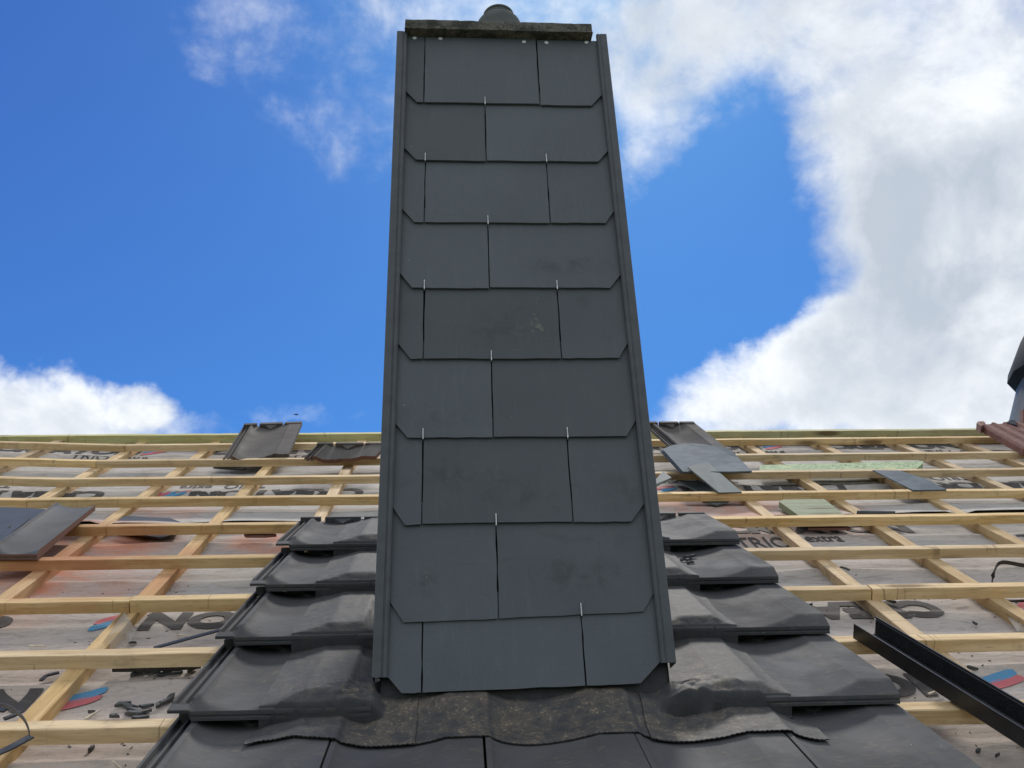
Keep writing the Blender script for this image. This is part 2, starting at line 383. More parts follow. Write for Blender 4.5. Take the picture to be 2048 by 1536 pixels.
def concrete():
    m, t, b = mat('mossy_concrete')
    g = geo_c(t); n = t.noise(g, 16, 7, .7, .3); n2 = t.noise(g, 120, 4, .7)
    c = t.mix(t.ramp(n, .42, .58), (.045, .045, .036, 1), (.15, .14, .115, 1)); c = t.mix(t.ramp(n2, .5, .62, 0, .7), c, (.03, .03, .024, 1))
    c = t.mix(t.ramp(t.noise(g, 60, 3), .68, .74), c, (.36, .33, .26, 1))
    t.l.new(c, b.inputs['Base Color']); b.inputs['Roughness'].default_value = .95; bump(t, b, t.m('ADD', n, n2), .006)
    return m
M_CONC = concrete()
def flash():
    m, t, b = mat('crinkled_flashing')
    g = geo_c(t); n = t.noise(g, 9, 7, .68, .7); n2 = t.noise(g, 38, 6, .7, .5); f = t.noise(g, 150, 4, .75)
    # distance up the slope turned by the slope gives the lattice its axes
    u = t.v('DOT_PRODUCT', g, (1, 0, 0)); vz = t.v('DOT_PRODUCT', g, (0, -.55, 1.1))
    l1 = t.m('SINE', t.m('MULTIPLY', t.m('ADD', u, vz), 1500)); l2 = t.m('SINE', t.m('MULTIPLY', t.m('SUBTRACT', u, vz), 1500))
    lat = t.m('MAXIMUM', l1, l2)
    c = t.mix(t.ramp(n2, .35, .65), (.046, .048, .051, 1), (.062, .062, .063, 1))
    up = t.ramp(t.v('DOT_PRODUCT', t.node('ShaderNodeNewGeometry').outputs['Normal'], tuple(NV)), .8, .97)   # dust settles on the flat of the sheet
    foot = t.m('MAXIMUM', near(t, W(.13, 1.60, .03), .30, .50), .30)
    dm = t.m('MULTIPLY', t.m('MULTIPLY', t.ramp(t.m('ADD', t.m('MULTIPLY', n, .5), t.m('MULTIPLY', n2, .5)), .40, .64), up), foot)
    c = t.mix(t.m('MULTIPLY', dm, .62), c, (.150, .118, .085, 1))
    c = t.mix(t.m('MULTIPLY', t.ramp(f, .53, .66), t.m('MULTIPLY', dm, .9)), c, (.36, .30, .21, 1))
    t.l.new(c, b.inputs['Base Color']); b.inputs['Roughness'].default_value = .72; b.inputs['Specular IOR Level'].default_value = .3
    bump(t, b, t.m('ADD', t.m('MULTIPLY', t.m('MULTIPLY', lat, .5), t.m('SUBTRACT', 1.12, up)), t.m('MULTIPLY', n2, 2.0)), .0010, .8)
    return m
M_FLASH = flash()
def film():
    m, t, b = mat('milky_film')
    b.inputs['Base Color'].default_value = (.42, .385, .34, 1); b.inputs['Roughness'].default_value = .4
    b.inputs['Alpha'].default_value = .30
    return m
M_FILM = film()

# ------------------------------------------------------------------ ground, house below, membrane
def gpoly(name, pts, mat_, kind=None, **k):
    o = mk(name, pts, [tuple(range(len(pts)))], mat_, frame=False); props(o, kind=kind); return o
gpoly('ground', [Vector(p) for p in ((-400, -400, -6), (400, -400, -6), (400, 400, -6), (-400, 400, -6))], M_GROUND, 'structure')
XL, XR, V0, VR = -3.6, 4.0, -0.6, 4.64
# the house carrying the roof: walls and boarding under the membrane
hs = empty('house', Vector((.1, 2.5, -6)))
props(hs, 'house under the stripped pitched roof, its boarding hidden below grey underlay', 'house')
yr = W(0, VR)[1]; 
v_, f_ = join([box_pts(Vector((XL+.3, -.1, -6)), Vector((XR-XL-.6, 0, 0)), Vector((0, 2*yr+.2, 0)), Vector((0, 0, 5.75)))])
mk('wall', v_, f_, M_WALL, hs)
def kk(x, v, n): return W(x, v, n+kink(x))
dk = []
dk.append(prism([kk(XL, V0, -.085), kk(XK, V0, -.085), kk(XR, V0, -.085), kk(XR, VR, -.085), kk(XK, VR, -.085), kk(XL, VR, -.085)], NV*-.022))
mir = lambda p: Vector((p.x, 2*yr-p.y, p.z))
dk.append(([mir(p) for p in dk[0][0]], dk[0][1]))
v_, f_ = join(dk); mk('roof_boarding', v_, f_, M_DECK, hs)

ROWS = [4.403, 4.041, 3.696, 3.3535, 3.004, 2.652, 2.312, 1.9785, 1.650]
def mem_h(x, v, sheet=0):
    h = -.058
    h += .0055*noise.noise(Vector((x*2.2, v*3.5, 1.3+sheet*9))) + .003*noise.noise(Vector((x*7, v*11, 4.1)))
    for r in ROWS:                                # the sheet puffs up just below every batten
        d = (r-.012)-v
        if -.03 < d < .09:
            h += .010*math.exp(-((d-.012)/.016)**2)*(.15+1.6*abs(noise.noise(Vector((x*2.6, r*5, 8.8)))))
    h -= .002
    return min(h, -.0325) + kink(x)
def cap(x, v, n):
    lim = -.0318 if (any(-.012 < v-r < .05 for r in ROWS) or any(abs(x-c) < .034 for c in CBXS)) else -.024
    return min(n, lim+kink(x))
CBXS = (-3.0, -2.32, -1.96, XK, -1.20, -.836, -.487, .62, 1.09, 1.425, 1.79, 2.18, 2.52)
def sheet_obj(name, x0, x1, v0, v1, sid, dv=.0095, dx=.028, lift=0.0, curl=0.0):
    nx = int((x1-x0)/dx)+2; nv = int((v1-v0)/dv)+2
    V = []
    for j in range(nv):
        v = v0+(v1-v0)*j/(nv-1)
        for i in range(nx):
            x = x0+(x1-x0)*i/(nx-1)
            ve = v
            if j == 0: ve = v0+.012*noise.noise(Vector((x*2, sid, 3)))
            n = mem_h(x, ve, sid)+lift*max(0, 1-(v-v0)/.5)+curl*math.exp(-((v-v0)/.05)**2)*max(0, noise.noise(Vector((x*1.7, sid*3, 2.2)))+.25)
            V.append(W(x, ve, cap(x, ve, n)))
    o = mk(name, V, gridfaces(nx, nv), M_MEM, smooth=True, ang=60)
    return o
m1 = sheet_obj('roof_underlay', XL, XR, 3.165, VR, 1, lift=.016, curl=.045)
props(m1, 'grey printed underlay sheet covering the upper part of the roof up to the ridge board', 'roof underlay', 'underlay sheets')
m2 = sheet_obj('roof_underlay', XL, XR, 1.3, 3.30, 2, lift=0)
for p in m2.data.vertices:                        # the lower sheet runs in under the lap
    vv = (m2.matrix_world @ p.co).dot(TV)
    if vv > 3.12: p.co.z -= .005*min(1, (vv-3.12)/.04)
props(m2, 'dusty brownish grey printed underlay sheet covering the lower part of the roof', 'roof underlay', 'underlay sheets')
m3 = sheet_obj('roof_underlay', XL, XR, V0, 1.36, 3, dv=.05, dx=.1)
for p in m3.data.vertices: p.co.z -= .006
props(m3, 'underlay sheet nearest the eaves, below the lowest tile course', 'roof underlay', 'underlay sheets')

# printing on the underlay ------------------------------------------------
def text_mesh(s, bold):
    cu = bpy.data.curves.new('t', 'FONT'); cu.body = s; cu.size = 1; cu.offset = bold; cu.resolution_u = 4; cu.fill_mode = 'FRONT'; cu.dimensions = '2D'
    ob = bpy.data.objects.new('t', cu); COL.objects.link(ob)
    bpy.context.view_layer.update()
    me = bpy.data.meshes.new_from_object(ob.evaluated_get(bpy.context.evaluated_depsgraph_get()))
    bpy.data.objects.remove(ob)
    bm = bmesh.new(); bm.from_mesh(me); bmesh.ops.triangulate(bm, faces=bm.faces)
    for cut in range(3):
        lim = .13
        es = [e for e in bm.edges if e.calc_length() > lim]
        if not es: break
        bmesh.ops.subdivide_edges(bm, edges=es, cuts=2); bmesh.ops.triangulate(bm, faces=bm.faces)
    V = [v.co.copy() for v in bm.verts]; bm.verts.index_update(); F = [tuple(v.index for v in f.verts) for f in bm.faces]; bm.free()
    return V, F
TXT = {k: text_mesh(k, b_) for k, b_ in (('CREATON', .055), ('TRIO', .006), ('extra', .012))}
def put_print(parent, sid, VF, x0, x1, v0, v1, flip, m, name='printed_text'):
    V, F = VF
    ax, bx = min(p.x for p in V), max(p.x for p in V); ay, by = min(p.y for p in V), max(p.y for p in V)
    out = []
    for p in V:
        s, r = (p.x-ax)/(bx-ax), (p.y-ay)/(by-ay)
        if flip: s, r = 1-s, 1-r
        x = x0+(x1-x0)*s; v = v0+(v1-v0)*r
        out.append(W(x, v, mem_surf(sid, x, v)+.0022))
    me_o = mk(name, out, F, m, parent)
    return me_o
def mem_surf(sid, x, v):
    n = mem_h(x, v, sid)
    if sid == 1: n += .016*max(0, 1-(v-3.165)/.5)+.045*math.exp(-((v-3.165)/.05)**2)*max(0, noise.noise(Vector((x*1.7, 3, 2.2)))+.25)
    return cap(x, v, n)
def stroke_shape(k, up):
    # rounded slanting brush stroke in a 1 x 1 box; k = 0 blue (upper), 1 red (lower)
    V, F = [], []
    N = 16
    for i in range(N+1):
        s = i/N; cx = .02+.93*s; cy = (.30+.52*s**1.15) if k == 0 else (.02+.50*s**1.1)
        wdt = .05+.13*math.sin(math.pi*min(1, .12+.62*s))*(1 if s < .93 else (.75 if s < .99 else .3))
        if i == 0: wdt = .02
        V += [Vector((cx, cy-wdt, 0)), Vector((cx, cy, 0)), Vector((cx, cy+wdt, 0))]
    for i in range(N):
        for a in (0, 1): F.append((3*i+a, 3*i+3+a, 3*i+4+a, 3*i+1+a))
    return V, F
def logo(parent, sid, x0, x1, v0, v1, flip):
    for k, m in ((0, M_BLUE), (1, M_RED)):
        V, F = stroke_shape(k, True)
        out = []
        for p in V:
            s, r = p.x, p.y
            if flip: s, r = 1-s, 1-r
            x = x0+(x1-x0)*s; v = v0+(v1-v0)*r
            out.append(W(x, v, mem_surf(sid, x, v)+.0022))
        mk('printed_stroke', out, F, m, parent)
def brand(parent, sid, xs, v0, flip, trio=True, h=.125, wd=.68):
    """xs: left end of the word as it lies on the roof"""
    put_print(parent, sid, TXT['CREATON'], xs, xs+wd, v0, v0+h, flip, M_INK)
    if flip: logo(parent, sid, xs-.125, xs-.012, v0-.01, v0+h, True)
    else: logo(parent, sid, xs+wd+.012, xs+wd+.125, v0, v0+h+.01, False)
    if trio:
        if flip:
            put_print(parent, sid, TXT['TRIO'], xs+.10, xs+.27, v0+h+.04, v0+h+.115, True, M_INK)
            put_print(parent, sid, TXT['extra'], xs-.08, xs+.05, v0+h+.045, v0+h+.095, True, M_INK)
        else:
            put_print(parent, sid, TXT['TRIO'], xs+wd-.27, xs+wd-.10, v0-.115, v0-.04, False, M_INK)
            put_print(parent, sid, TXT['extra'], xs+wd-.05, xs+wd+.08, v0-.10, v0-.05, False, M_INK)
for xs in (-3.08, -2.07, -1.06, 0.90, 1.915, 2.93): brand(m1, 1, xs, 3.58, True, True, .145)
for xs in (-3.22, -2.21, -1.20, .82, 1.83, 2.84): brand(m1, 1, xs, 4.455, False, True, .13)
brand(m2, 2, -.80, 2.262, True, True); brand(m2, 2, -1.81, 2.262, True, True); brand(m2, 2, .60, 2.255, True, False); brand(m2, 2, 1.61, 2.255, True, True)
put_print(m2, 2, TXT['CREATON'], .885, 1.56, 3.02, 3.12, False, M_INK)
put_print(m2, 2, TXT['TRIO'], .905, 1.080, 2.865, 2.965, False, M_INK); put_print(m2, 2, TXT['extra'], 1.150, 1.275, 2.925, 2.985, False, M_INK)
put_print(m2, 2, TXT['TRIO'], 1.88, 2.06, 2.87, 2.97, False, M_INK)
put_print(m2, 2, TXT['CREATON'], -1.56, -.885, 1.845, 1.945, False, M_INK); logo(m2, 2, -.86, -.745, 1.845, 1.955, False)
put_print(m2, 2, TXT['CREATON'], .43, 1.09, 1.82, 1.93, False, M_INK); logo(m2, 2, 1.12, 1.25, 1.845, 1.945, False)

# ------------------------------------------------------------------ battens
ORD = ['top', 'second', 'third', 'fourth', 'fifth', 'sixth', 'seventh', 'eighth', 'ninth']
def bar(name, xa, xb, va, vb, wv, n0, n1, m, nseg=None, wob=.0012, seed=0, kink_on=True):
    """timber bar lying across the roof, its downslope edge from (xa,va) to (xb,vb); slightly uneven sawn edges"""
    nseg = nseg or max(4, int(abs(xb-xa)/.045))
    V = []
    for i in range(nseg+1):
        s = i/nseg; x = xa+(xb-xa)*s; v = va+(vb-va)*s
        k = kink(x) if kink_on else 0
        def j(a): return wob*noise.noise(Vector((x*9, a*3.3, seed*1.7)))*2
        V += [W(x, v+j(1), n0+k), W(x, v+j(2)*.6+.0012, n1-.0016+k+j(3)*.5), W(x, v+.003+j(4), n1+k+j(3)*.5), W(x, v+wv-.003, n1+k+j(5)*.5), W(x, v+wv, n1-.003+k), W(x, v+wv+j(6), n0+k)]
    F = []
    for i in range(nseg):
        for a in range(6): F.append((6*i+a, 6*i+(a+1) % 6, 6*i+6+(a+1) % 6, 6*i+6+a))
    F.append(tuple(range(6))); F.append(tuple(6*nseg+a for a in range(5, -1, -1)))
    return mk(name, V, F, m)
LPX = [(254, 891), (254, 922), (254, 958), (254, 999), (254, 1053), (254, 1119), (254, 1203), (254, 1310), (254, 1456)]
RPX = [(1843, 876), (1843, 907), (1843, 941), (1843, 983), (1843, 1033), (1843, 1098), (1843, 1177), (1843, 1281), (1843, 1421)]
WB = .037
# where each row is joined: x positions, or none; the run stops at the chimney, and slides under the tiles from the fifth row down
XC0, XC1 = -.155, .40
JOINL = {0: XK, 1: XK, 2: None, 3: XK+.01, 6: -.832}
JOINR = {6: 1.085}
for i in range(9):
    xl, vl = hit(*LPX[i]); xr_, vr = hit(*RPX[i])
    g_ = 'pine tile battens across the roof'
    f = lambda x: vl+(vr-vl)*(x-xl)/(xr_-xl)
    ends = XC0-.004, XC1+.004
    if i == 8: ends = -.25, .60
    j = JOINL.get(i)
    side = 'left'
    tail = 'ending at the chimney' if i < 4 else 'running under the laid tiles'
    if j:
        ob = bar('roof_batten', XL, j-.0015, f(XL), f(j), WB, -.030, 0, M_BAT, seed=i)
        props(ob, f'outer left piece of the {ORD[i]} batten down from the ridge, up to its butt joint', 'batten', g_)
        ob = bar('roof_batten', j+.0015, ends[0], f(j), f(ends[0]), WB, -.030, .0004*i, M_BAT, seed=i+20)
        props(ob, f'{ORD[i]} batten down from the ridge, left side, between butt joint and chimney', 'batten', g_)
    else:
        ob = bar('roof_batten', XL, ends[0], f(XL), f(ends[0]), WB, -.030, 0, M_BAT, seed=i)
        props(ob, f'{ORD[i]} batten down from the ridge, left side, {tail}', 'batten', g_)
    j = JOINR.get(i)
    tail = 'starting at the chimney' if i < 4 else 'coming out from under the laid tiles'
    if j:
        ob = bar('roof_batten', ends[1], j-.0015, f(ends[1]), f(j), WB, -.030, 0, M_BAT, seed=i+40)
        props(ob, f'{ORD[i]} batten down from the ridge, right side, up to its butt joint', 'batten', g_)
        ob = bar('roof_batten', j+.0015, XR, f(j), f(XR), WB, -.030, .001, M_BAT, seed=i+60)
        props(ob, f'{ORD[i]} batten down from the ridge, right side, beyond its butt joint', 'batten', g_)
    else:
        ob = bar('roof_batten', ends[1], XR, f(ends[1]), f(XR), WB, -.030, 0, M_BAT, seed=i+40)
        props(ob, f'{ORD[i]} batten down from the ridge, right side, {tail}', 'batten', g_)
for v, lab in ((1.312, 'pine batten hidden under the front tile course'),):
    ob = bar('roof_batten', XL, XR, v, v, WB, -.030, 0, M_BAT, seed=90); props(ob, lab+' at the bottom of the photo', 'batten', 'pine tile battens across the roof')
# counter battens
CBX = [(-3.0, 'far outside on the left'), (-2.65, ''), (-2.32, 'second beyond the left kink'), (-1.96, 'first beyond the left kink'), (XK, 'under the batten joints at the left kink'), (-1.20, 'third left of the laid tiles'),
       (-.836, 'second left of the laid tiles'), (-.487, 'nearest the chimney on the left'), (-.20, 'beside the left chimney edge'), (.62, 'under the tiles right of the chimney'), (1.09, 'first right of the laid tiles'), (1.425, 'second right of the laid tiles'), (1.79, 'third right of the laid tiles'),
       (2.18, 'fourth right of the laid tiles'), (2.52, 'fifth right of the laid tiles'), (2.9, ''), (3.3, '')]
for q, (x, lab) in enumerate(CBX):
    if not lab: continue
    va, vb = V0+.2, VR-.01
    n = 60; V = []; wd = .021
    for i in range(n+1):
        v = va+(vb-va)*i/n; kx = kink(x)
        dx = .006*noise.noise(Vector((q*3.1, v*.8, 5)))
        top = -.0302
        V += [W(x-wd+dx, v, -.072+kx), W(x-wd+dx, v, top-.0015+kx), W(x-wd+.0015+dx, v, top+kx), W(x+wd-.0015+dx, v, top+kx), W(x+wd+dx, v, top-.0015+kx), W(x+wd+dx, v, -.072+kx)]
    F = []
    for i in range(n):
        for a in range(6): F.append((6*i+a, 6*i+(a+1) % 6, 6*i+6+(a+1) % 6, 6*i+6+a))
    F.append(tuple(range(6))); F.append(tuple(6*n+a for a in range(5, -1, -1)))
    ob = mk('counter_batten', V, F, M_CB); props(ob, 'pine counter batten, '+lab, 'counter batten', 'counter battens running up the slope')
# ridge board
def ridge_piece(xa, xb, n1, lab):
    ob = bar('ridge_board', xa, xb, VR-.012, VR-.012, .045, -.06, n1, M_RIDGE, seed=xa, wob=.002, kink_on=False); props(ob, lab, 'ridge board', 'ridge board lengths')
def ridge_n(px, py):
    lo, hi = -.05, .2
    for _ in range(40):
        mid = (lo+hi)/2
        if hit(px, py, mid)[1] > VR-.012: lo = mid
        else: hi = mid
    return lo
nl, nr = ridge_n(500, 869.5), ridge_n(1700, 861.5)
ridge_piece(XL, XC0-.01, nl, 'greenish ridge board standing along the top of the roof left of the chimney')
ridge_piece(XC1-.2, 1.19, nr-.003, 'short greenish ridge board length right behind the chimney and the loose tile')
ridge_piece(1.1915, XR, nr, 'long greenish ridge board length running off to the right')

# ------------------------------------------------------------------ roof tiles
TW, TL, TD, TT, TB = .262, .400, .018, .017, .122
N0 = .018+TL*TB                                   # nose height of the flat strip before its bevel
def prof(u):
    if u < .035 or u > .76: return 0.0
    t = ((u-.035)/.725)**.72
    return -TD*math.sin(math.pi*t)**.85
def bevel(v): return -TD*1.02+.46*v
def top_local(u, v):
    h = prof(u); return min(h, bevel(v))
VR_LIST = [0, .0007, .003, .008, .014, .02, .026, .032, .038, .044, .052, .065, .09, .13, .18, .24, .30, .35, .372, .378, .392, .40]
def tile_geo(rim=True, width=TW, v0=0.0, u0=0.0, ulim=1.0, ragged=False, head=True, seed=0, length=TL):
    us = sorted([u0+(ulim-u0)*i/40 for i in range(41)]+[q for q in (.035, .0352, .76, .7602) if u0 < q < ulim])
    cols = []
    if rim and u0 == 0:
        for xx, hh in ((-.040, -.017), (-.0395, -.009), (-.034, -.009), (-.032, -.019), (-.022, -.019), (-.020, -.010), (-.016, -.010), (-.014, -.020), (-.004, -.020), (-.0035, -.004)):
            cols.append((xx, hh, None))
    for u in us: cols.append((.002+u*(width-.004), 0, u))
    rows = [r for r in VR_LIST if r > v0+.004 and r < length]
    rows = [v0]+rows+[length]
    V = []
    ncol = len(cols)
    def H(c, v):
        xx, hh, u = c
        if u is None:
            h = hh
            if v < .028 and v0 == 0: h = -.012-.1*(.028-v)
            return h
        return top_local(u, v) if v0 == 0 else prof(u)
    spec = []
    # front face rows from the bottom up, with a fine groove
    if v0 == 0:
        spec += [(0, 'B', 0), (-.0, 'F', -.012), (.0016, 'F', -.0105), (.0016, 'F', -.0085), (0, 'F', -.007), (0, 'F', -.0025)]
    else: spec += [(v0, 'B', 0)]
    for r in rows: spec.append((r if (v0 or r > 0) else .0009, 'T', 0))
    spec.append((length, 'B', 0))
    spec.append(((length+v0)/2, 'B', 0))
    for (v, kind, off) in spec:
        for ci, c in enumerate(cols):
            vv = v
            if ragged and abs(v-v0) < 1e-6: vv = v+.016*noise.noise(Vector((c[0]*14, seed, 1)))+.006*noise.noise(Vector((c[0]*60, seed, 1)))
            h = H(c, max(v, 0))
            if kind == 'B': h = (h if c[2] is None else min(h, 0)) - TT if c[2] is not None else h-.006
            elif kind == 'F': h = h+off if c[2] is not None else h+off*.45
            V.append(Vector((c[0], vv, h)))
    nr_ = len(spec); F = gridfaces(ncol, nr_)
    F += [((nr_-1)*ncol+i, (nr_-1)*ncol+i+1, i+1, i) for i in range(ncol-1)]
    F.append(tuple(j*ncol for j in range(nr_))); F.append(tuple(j*ncol+ncol-1 for j in range(nr_-1, -1, -1)))
    parts = [(V, F)]
    if head:
        for a, b_ in ((-.035, .03), (.045, .16), (.172, .258)):
            if a/width > ulim: continue
            b_ = min(b_, ulim*width)
            if b_-a > .02: parts.append(prism([Vector((a, length-.016, .003)), Vector((b_, length-.016, .003)), Vector((b_, length+.002, .003)), Vector((a, length+.002, .003))], Vector((0, 0, -.022))))
        parts.append(prism([Vector((.085, length-.03, -.004)), Vector((.105, length-.045, -.012)), Vector((.125, length-.03, -.004)), Vector((.135, length-.015, -.002)), Vector((.075, length-.015, -.002))], Vector((0, 0, -.02))))
    return join(parts)
def place_local(name, VF, M, m, ang=28):
    me = bpy.data.meshes.new(name); me.from_pydata(VF[0], [], VF[1])
    bm = bmesh.new(); bm.from_mesh(me); bmesh.ops.recalc_face_normals(bm, faces=bm.faces); bm.to_mesh(me); bm.free()
    me.materials.append(m); finish(me, True, ang)
    o = bpy.data.objects.new(name, me); COL.objects.link(o); o.matrix_world = M; return o
NOSE = [2.622, 2.287, 1.951, 1.617, 1.282, .947]
def tileM(x, vn, dx=0, dn=0, rz=0):
    M = Matrix.Translation(W(x, vn, N0+dn)) @ Matrix.Rotation(S, 4, 'X') @ Matrix.Rotation(-math.atan(TB), 4, 'X') @ Matrix.Rotation(rz, 4, 'Z')
    return M
XT = [-.484, -.222, .041, .301, .563]
geo_rim = tile_geo(True); geo_in = tile_geo(False)
GEO = {'rim': geo_rim, 'full': geo_in, 'front': tile_geo(False, head=False), 'cut_r': tile_geo(False, ulim=.225, head=False), 'cut_l': tile_geo(False, u0=.45, head=False)}
proto = {}
def lay(k, c, label):
    key = 'rim' if c == 0 else ('front' if k == 4 and c < 4 else ('cut_r' if c == 1 and k < 4 else ('cut_l' if c == 3 and k < 4 else 'full')))
    M = tileM(XT[c], NOSE[k], dn=random.uniform(-.0008, .0008), rz=R(random.uniform(-.15, .15)))
    if key not in proto: proto[key] = place_local('roof_tile', GEO[key], M, M_TILE); o = proto[key]
    else:
        o = proto[key].copy(); COL.objects.link(o); o.matrix_world = M
    return props(o, label, 'roof tile', 'anthracite roof tiles laid round the chimney')
CN = ['topmost', 'second', 'third', 'fourth']
for k in range(4):
    lay(k, 0, f'dark clay tile with open interlock rim, {CN[k]} course of the stack left of the chimney')
    lay(k, 1, f'dark clay tile mostly under flashing against the left chimney edge, {CN[k]} course from the top')
    lay(k, 3, f'dark clay tile half hidden behind the right chimney edge, {CN[k]} course from the top')
    lay(k, 4, f'dark clay tile at the open right end of the laid tiles, {CN[k]} course from the top')
FN = ['leftmost front tile with open interlock rim at the bottom of the photo', 'second front tile from the left, under the left end of the apron', 'middle front tile directly below the chimney apron',
      'second front tile from the right, below the right apron corner', 'rightmost front tile at the bottom of the photo']
for c in range(5): lay(4, c, 'dark clay tile, '+FN[c])

def S_top(x, v):
    """height of the laid tile surface above the battens"""
    for k in range(6):
        if v >= NOSE[k]:
            if k == 0 and v > NOSE[0]+TL: break
            c = 0
            for q in range(5):
                if x >= XT[q]: c = q
            u = (x-XT[c])/TW
            if c == 4: u = min(u, 1)
            d = v-NOSE[k]
            return N0-TB*d+top_local(max(0, u), d)
    return .0

# ------------------------------------------------------------------ chimney
ch = empty('chimney', Vector((.125, YF+.26, W(0, 1.8).z)))
props(ch, 'tall slate clad chimney with concrete cap rising through the roof in the centre', 'chimney')
CXL, CXR = -.158, .409
def V3(x, y, z): return Vector((x, y, z))
v_, f_ = box_pts(V3(CXL+.014, YF+.022, .75), V3(CXR-CXL-.028, 0, 0), V3(0, .5, 0), V3(0, 0, 2.725-.75))
mk('masonry', v_, f_, M_CORE, ch)
ZB = [face(p[0], p[1], YF)[1] for p in ((970, 206), (973, 320), (975, 445), (981, 575), (985, 717), (992, 873), (997, 1046), (1005, 1233))]+[1.012]
SIL, SIR = -.139, .389
JN = [[-.0885, .218], [.0725], [-.082, .2255], [.073], [-.079, .232], [.0735], [-.0765, .234], [.0755], [-.0715, .2385]]
def slate(xa, xb, zb, zt, cutl, cutr, k, tilt=0.0, dz=(0, 0), lean=.036):
    pts = []
    jj = lambda s: .0009*random.uniform(-1, 1)
    if cutl: pts += [(xa, zb+cutl[1]), (xa+cutl[0], zb+dz[0])]
    else: pts += [(xa, zb+dz[0])]
    n = 7
    xs0 = pts[-1][0]; xe = xb-(cutr[0] if cutr else 0)
    for i in range(1, n): pts.append((xs0+(xe-xs0)*i/n, zb+dz[0]+(dz[1]-dz[0])*i/n+jj(0)))
    if cutr: pts += [(xe, zb+dz[1]), (xb, zb+cutr[1]+dz[1])]
    else: pts += [(xe, zb+dz[1])]
    m_ = 8
    for i in range(1, m_): pts.append((xb+tilt*i/m_+jj(0)*.8, zb+(zt-zb)*i/m_ if not cutr else zb+cutr[1]+(zt-zb-cutr[1])*i/m_))
    pts += [(xb+tilt, zt), (xa+tilt, zt)]
    for i in range(m_-1, 0, -1): pts.append((xa+tilt*i/m_+jj(0)*.8, zb+(zt-zb)*i/m_ if not cutl else zb+cutl[1]+(zt-zb-cutl[1])*i/m_))
    top = [V3(x, YF+(z-zb)*lean+k, z) for x, z in pts]
    return prism(top, V3(0, .0048, 0))
for i in range(9):
    zb = ZB[i]; zt = (ZB[i-1]+.05) if i else 2.7475
    js = JN[i]; edges = [SIL]+js+[SIR]
    for s in range(len(edges)-1):
        first, last = s == 0, s == len(edges)-2
        xa = edges[s]+(0 if first else .0016); xb = edges[s+1]-(0 if last else .0016)
        cl = (.031+random.uniform(-.004, .003), .040+random.uniform(-.003, .006)) if first else None
        cr = (.030+random.uniform(-.004, .006), .040+random.uniform(-.004, .006)) if last else None
        if i == 8: 
            if first: cl = (.030, .030)
            if last: cr = (.046, .043)
        dz = (random.uniform(-.0015, .0015), random.uniform(-.0015, .0015))
        if i == 1 and first: dz = (.0, -.003)
        if i == 3 and first: dz = (.0, -.002)
        if i == 7: dz = ((-.008, -.004) if first else (-.004, .005))
        if i == 8: dz = {0: (-.004, -.004), 1: (-.004, .002), 2: (.002, .004)}[s]
        if i == 0: dz = {0: (.001, .001), 1: (.0005, .0), 2: (-.004, -.004)}[s]
        top_ = zt
        if i == 0: top_ = zt+(.003, .0, -.004)[s]
        v_, f_ = slate(xa, xb, zb, top_, cl, cr, random.uniform(-.0003, .0003), random.uniform(-.0012, .0006), dz, .010 if i == 0 else .036)
        mk('slate', v_, f_, M_CLAD, ch)
# hooks
def hook(x, z):
    pts = [V3(x, YF-.0012, z+.021), V3(x, YF-.0022, z+.012), V3(x, YF-.0030, z+.002), V3(x, YF-.0022, z-.0035), V3(x, YF+.004, z-.005)]
    v_, f_ = tube(pts, .0014, 6); mk('slate_hook', v_, f_, M_STEEL, ch, smooth=True)
for i in range(8):
    for jx in JN[i+1]:
        if i == 7 and jx < 0: continue
        hook(jx, ZB[i]+(-.001 if i < 7 else .002))
for (px, py) in ((829, 74.5), (881, 76), (1048, 82.5), (1093, 84), (1173, 83.5)):
    x, z = face(px, py, YF); y0 = YF+(z-ZB[0])*.010-.001
    V, F = [], []
    for r, dy in ((.0058, .0012), (.0056, -.0002), (.004, -.0012), (.0002, -.0016)):
        for k in range(14): a = 2*math.pi*k/14; V.append(V3(x+r*math.cos(a), y0+dy, z+r*math.sin(a)))
    for j in range(3):
        for k in range(14): F.append((j*14+k, j*14+(k+1) % 14, (j+1)*14+(k+1) % 14, (j+1)*14+k))
    mk('nail', V, F, M_NAIL, ch, smooth=True)
# corner trims
def trim(pr, z0, z1):
    top = [V3(x, y, z1) for x, y in pr]; bot = [V3(x, y, z0) for x, y in pr]
    n = len(pr); V = top+bot; F = [(i, i+1, n+i+1, n+i) for i in range(n-1)]
    # give the profile a 1.5 mm wall by an inner copy
    cx = .125
    inn = []
    for (x, y) in pr: inn.append((x+(.0016 if x < cx else -.0016), y+.0016))
    ti = [V3(x, y, z1) for x, y in inn]; bi = [V3(x, y, z0) for x, y in inn]
    o = len(V); V += ti+bi; F += [(o+i, o+i+1, o+n+i+1, o+n+i) for i in range(n-1)]
    F += [(i, i+1, o+i+1, o+i) for i in range(n-1)]+[(n+i, n+i+1, o+n+i+1, o+n+i) for i in range(n-1)]
    F += [(0, n, o+n, o), (n-1, 2*n-1, o+2*n-1, o+n-1)]
    return V, F
zl, zr = face(795, 62, YF-.008)[1], face(1208, 68, YF-.008)[1]
pl = [(-.165, YF+.045), (-.165, YF-.007), (-.1635, YF-.0085), (-.1485, YF-.0085), (-.147, YF-.0068), (-.1455, YF-.0068), (-.144, YF-.0085), (-.139, YF-.0085), (-.1375, YF-.007), (-.1375, YF-.001)]
v_, f_ = trim(pl, face(750, 1355, YF-.008)[1], zl); mk('edge_trim', v_, f_, M_TRIM, ch)
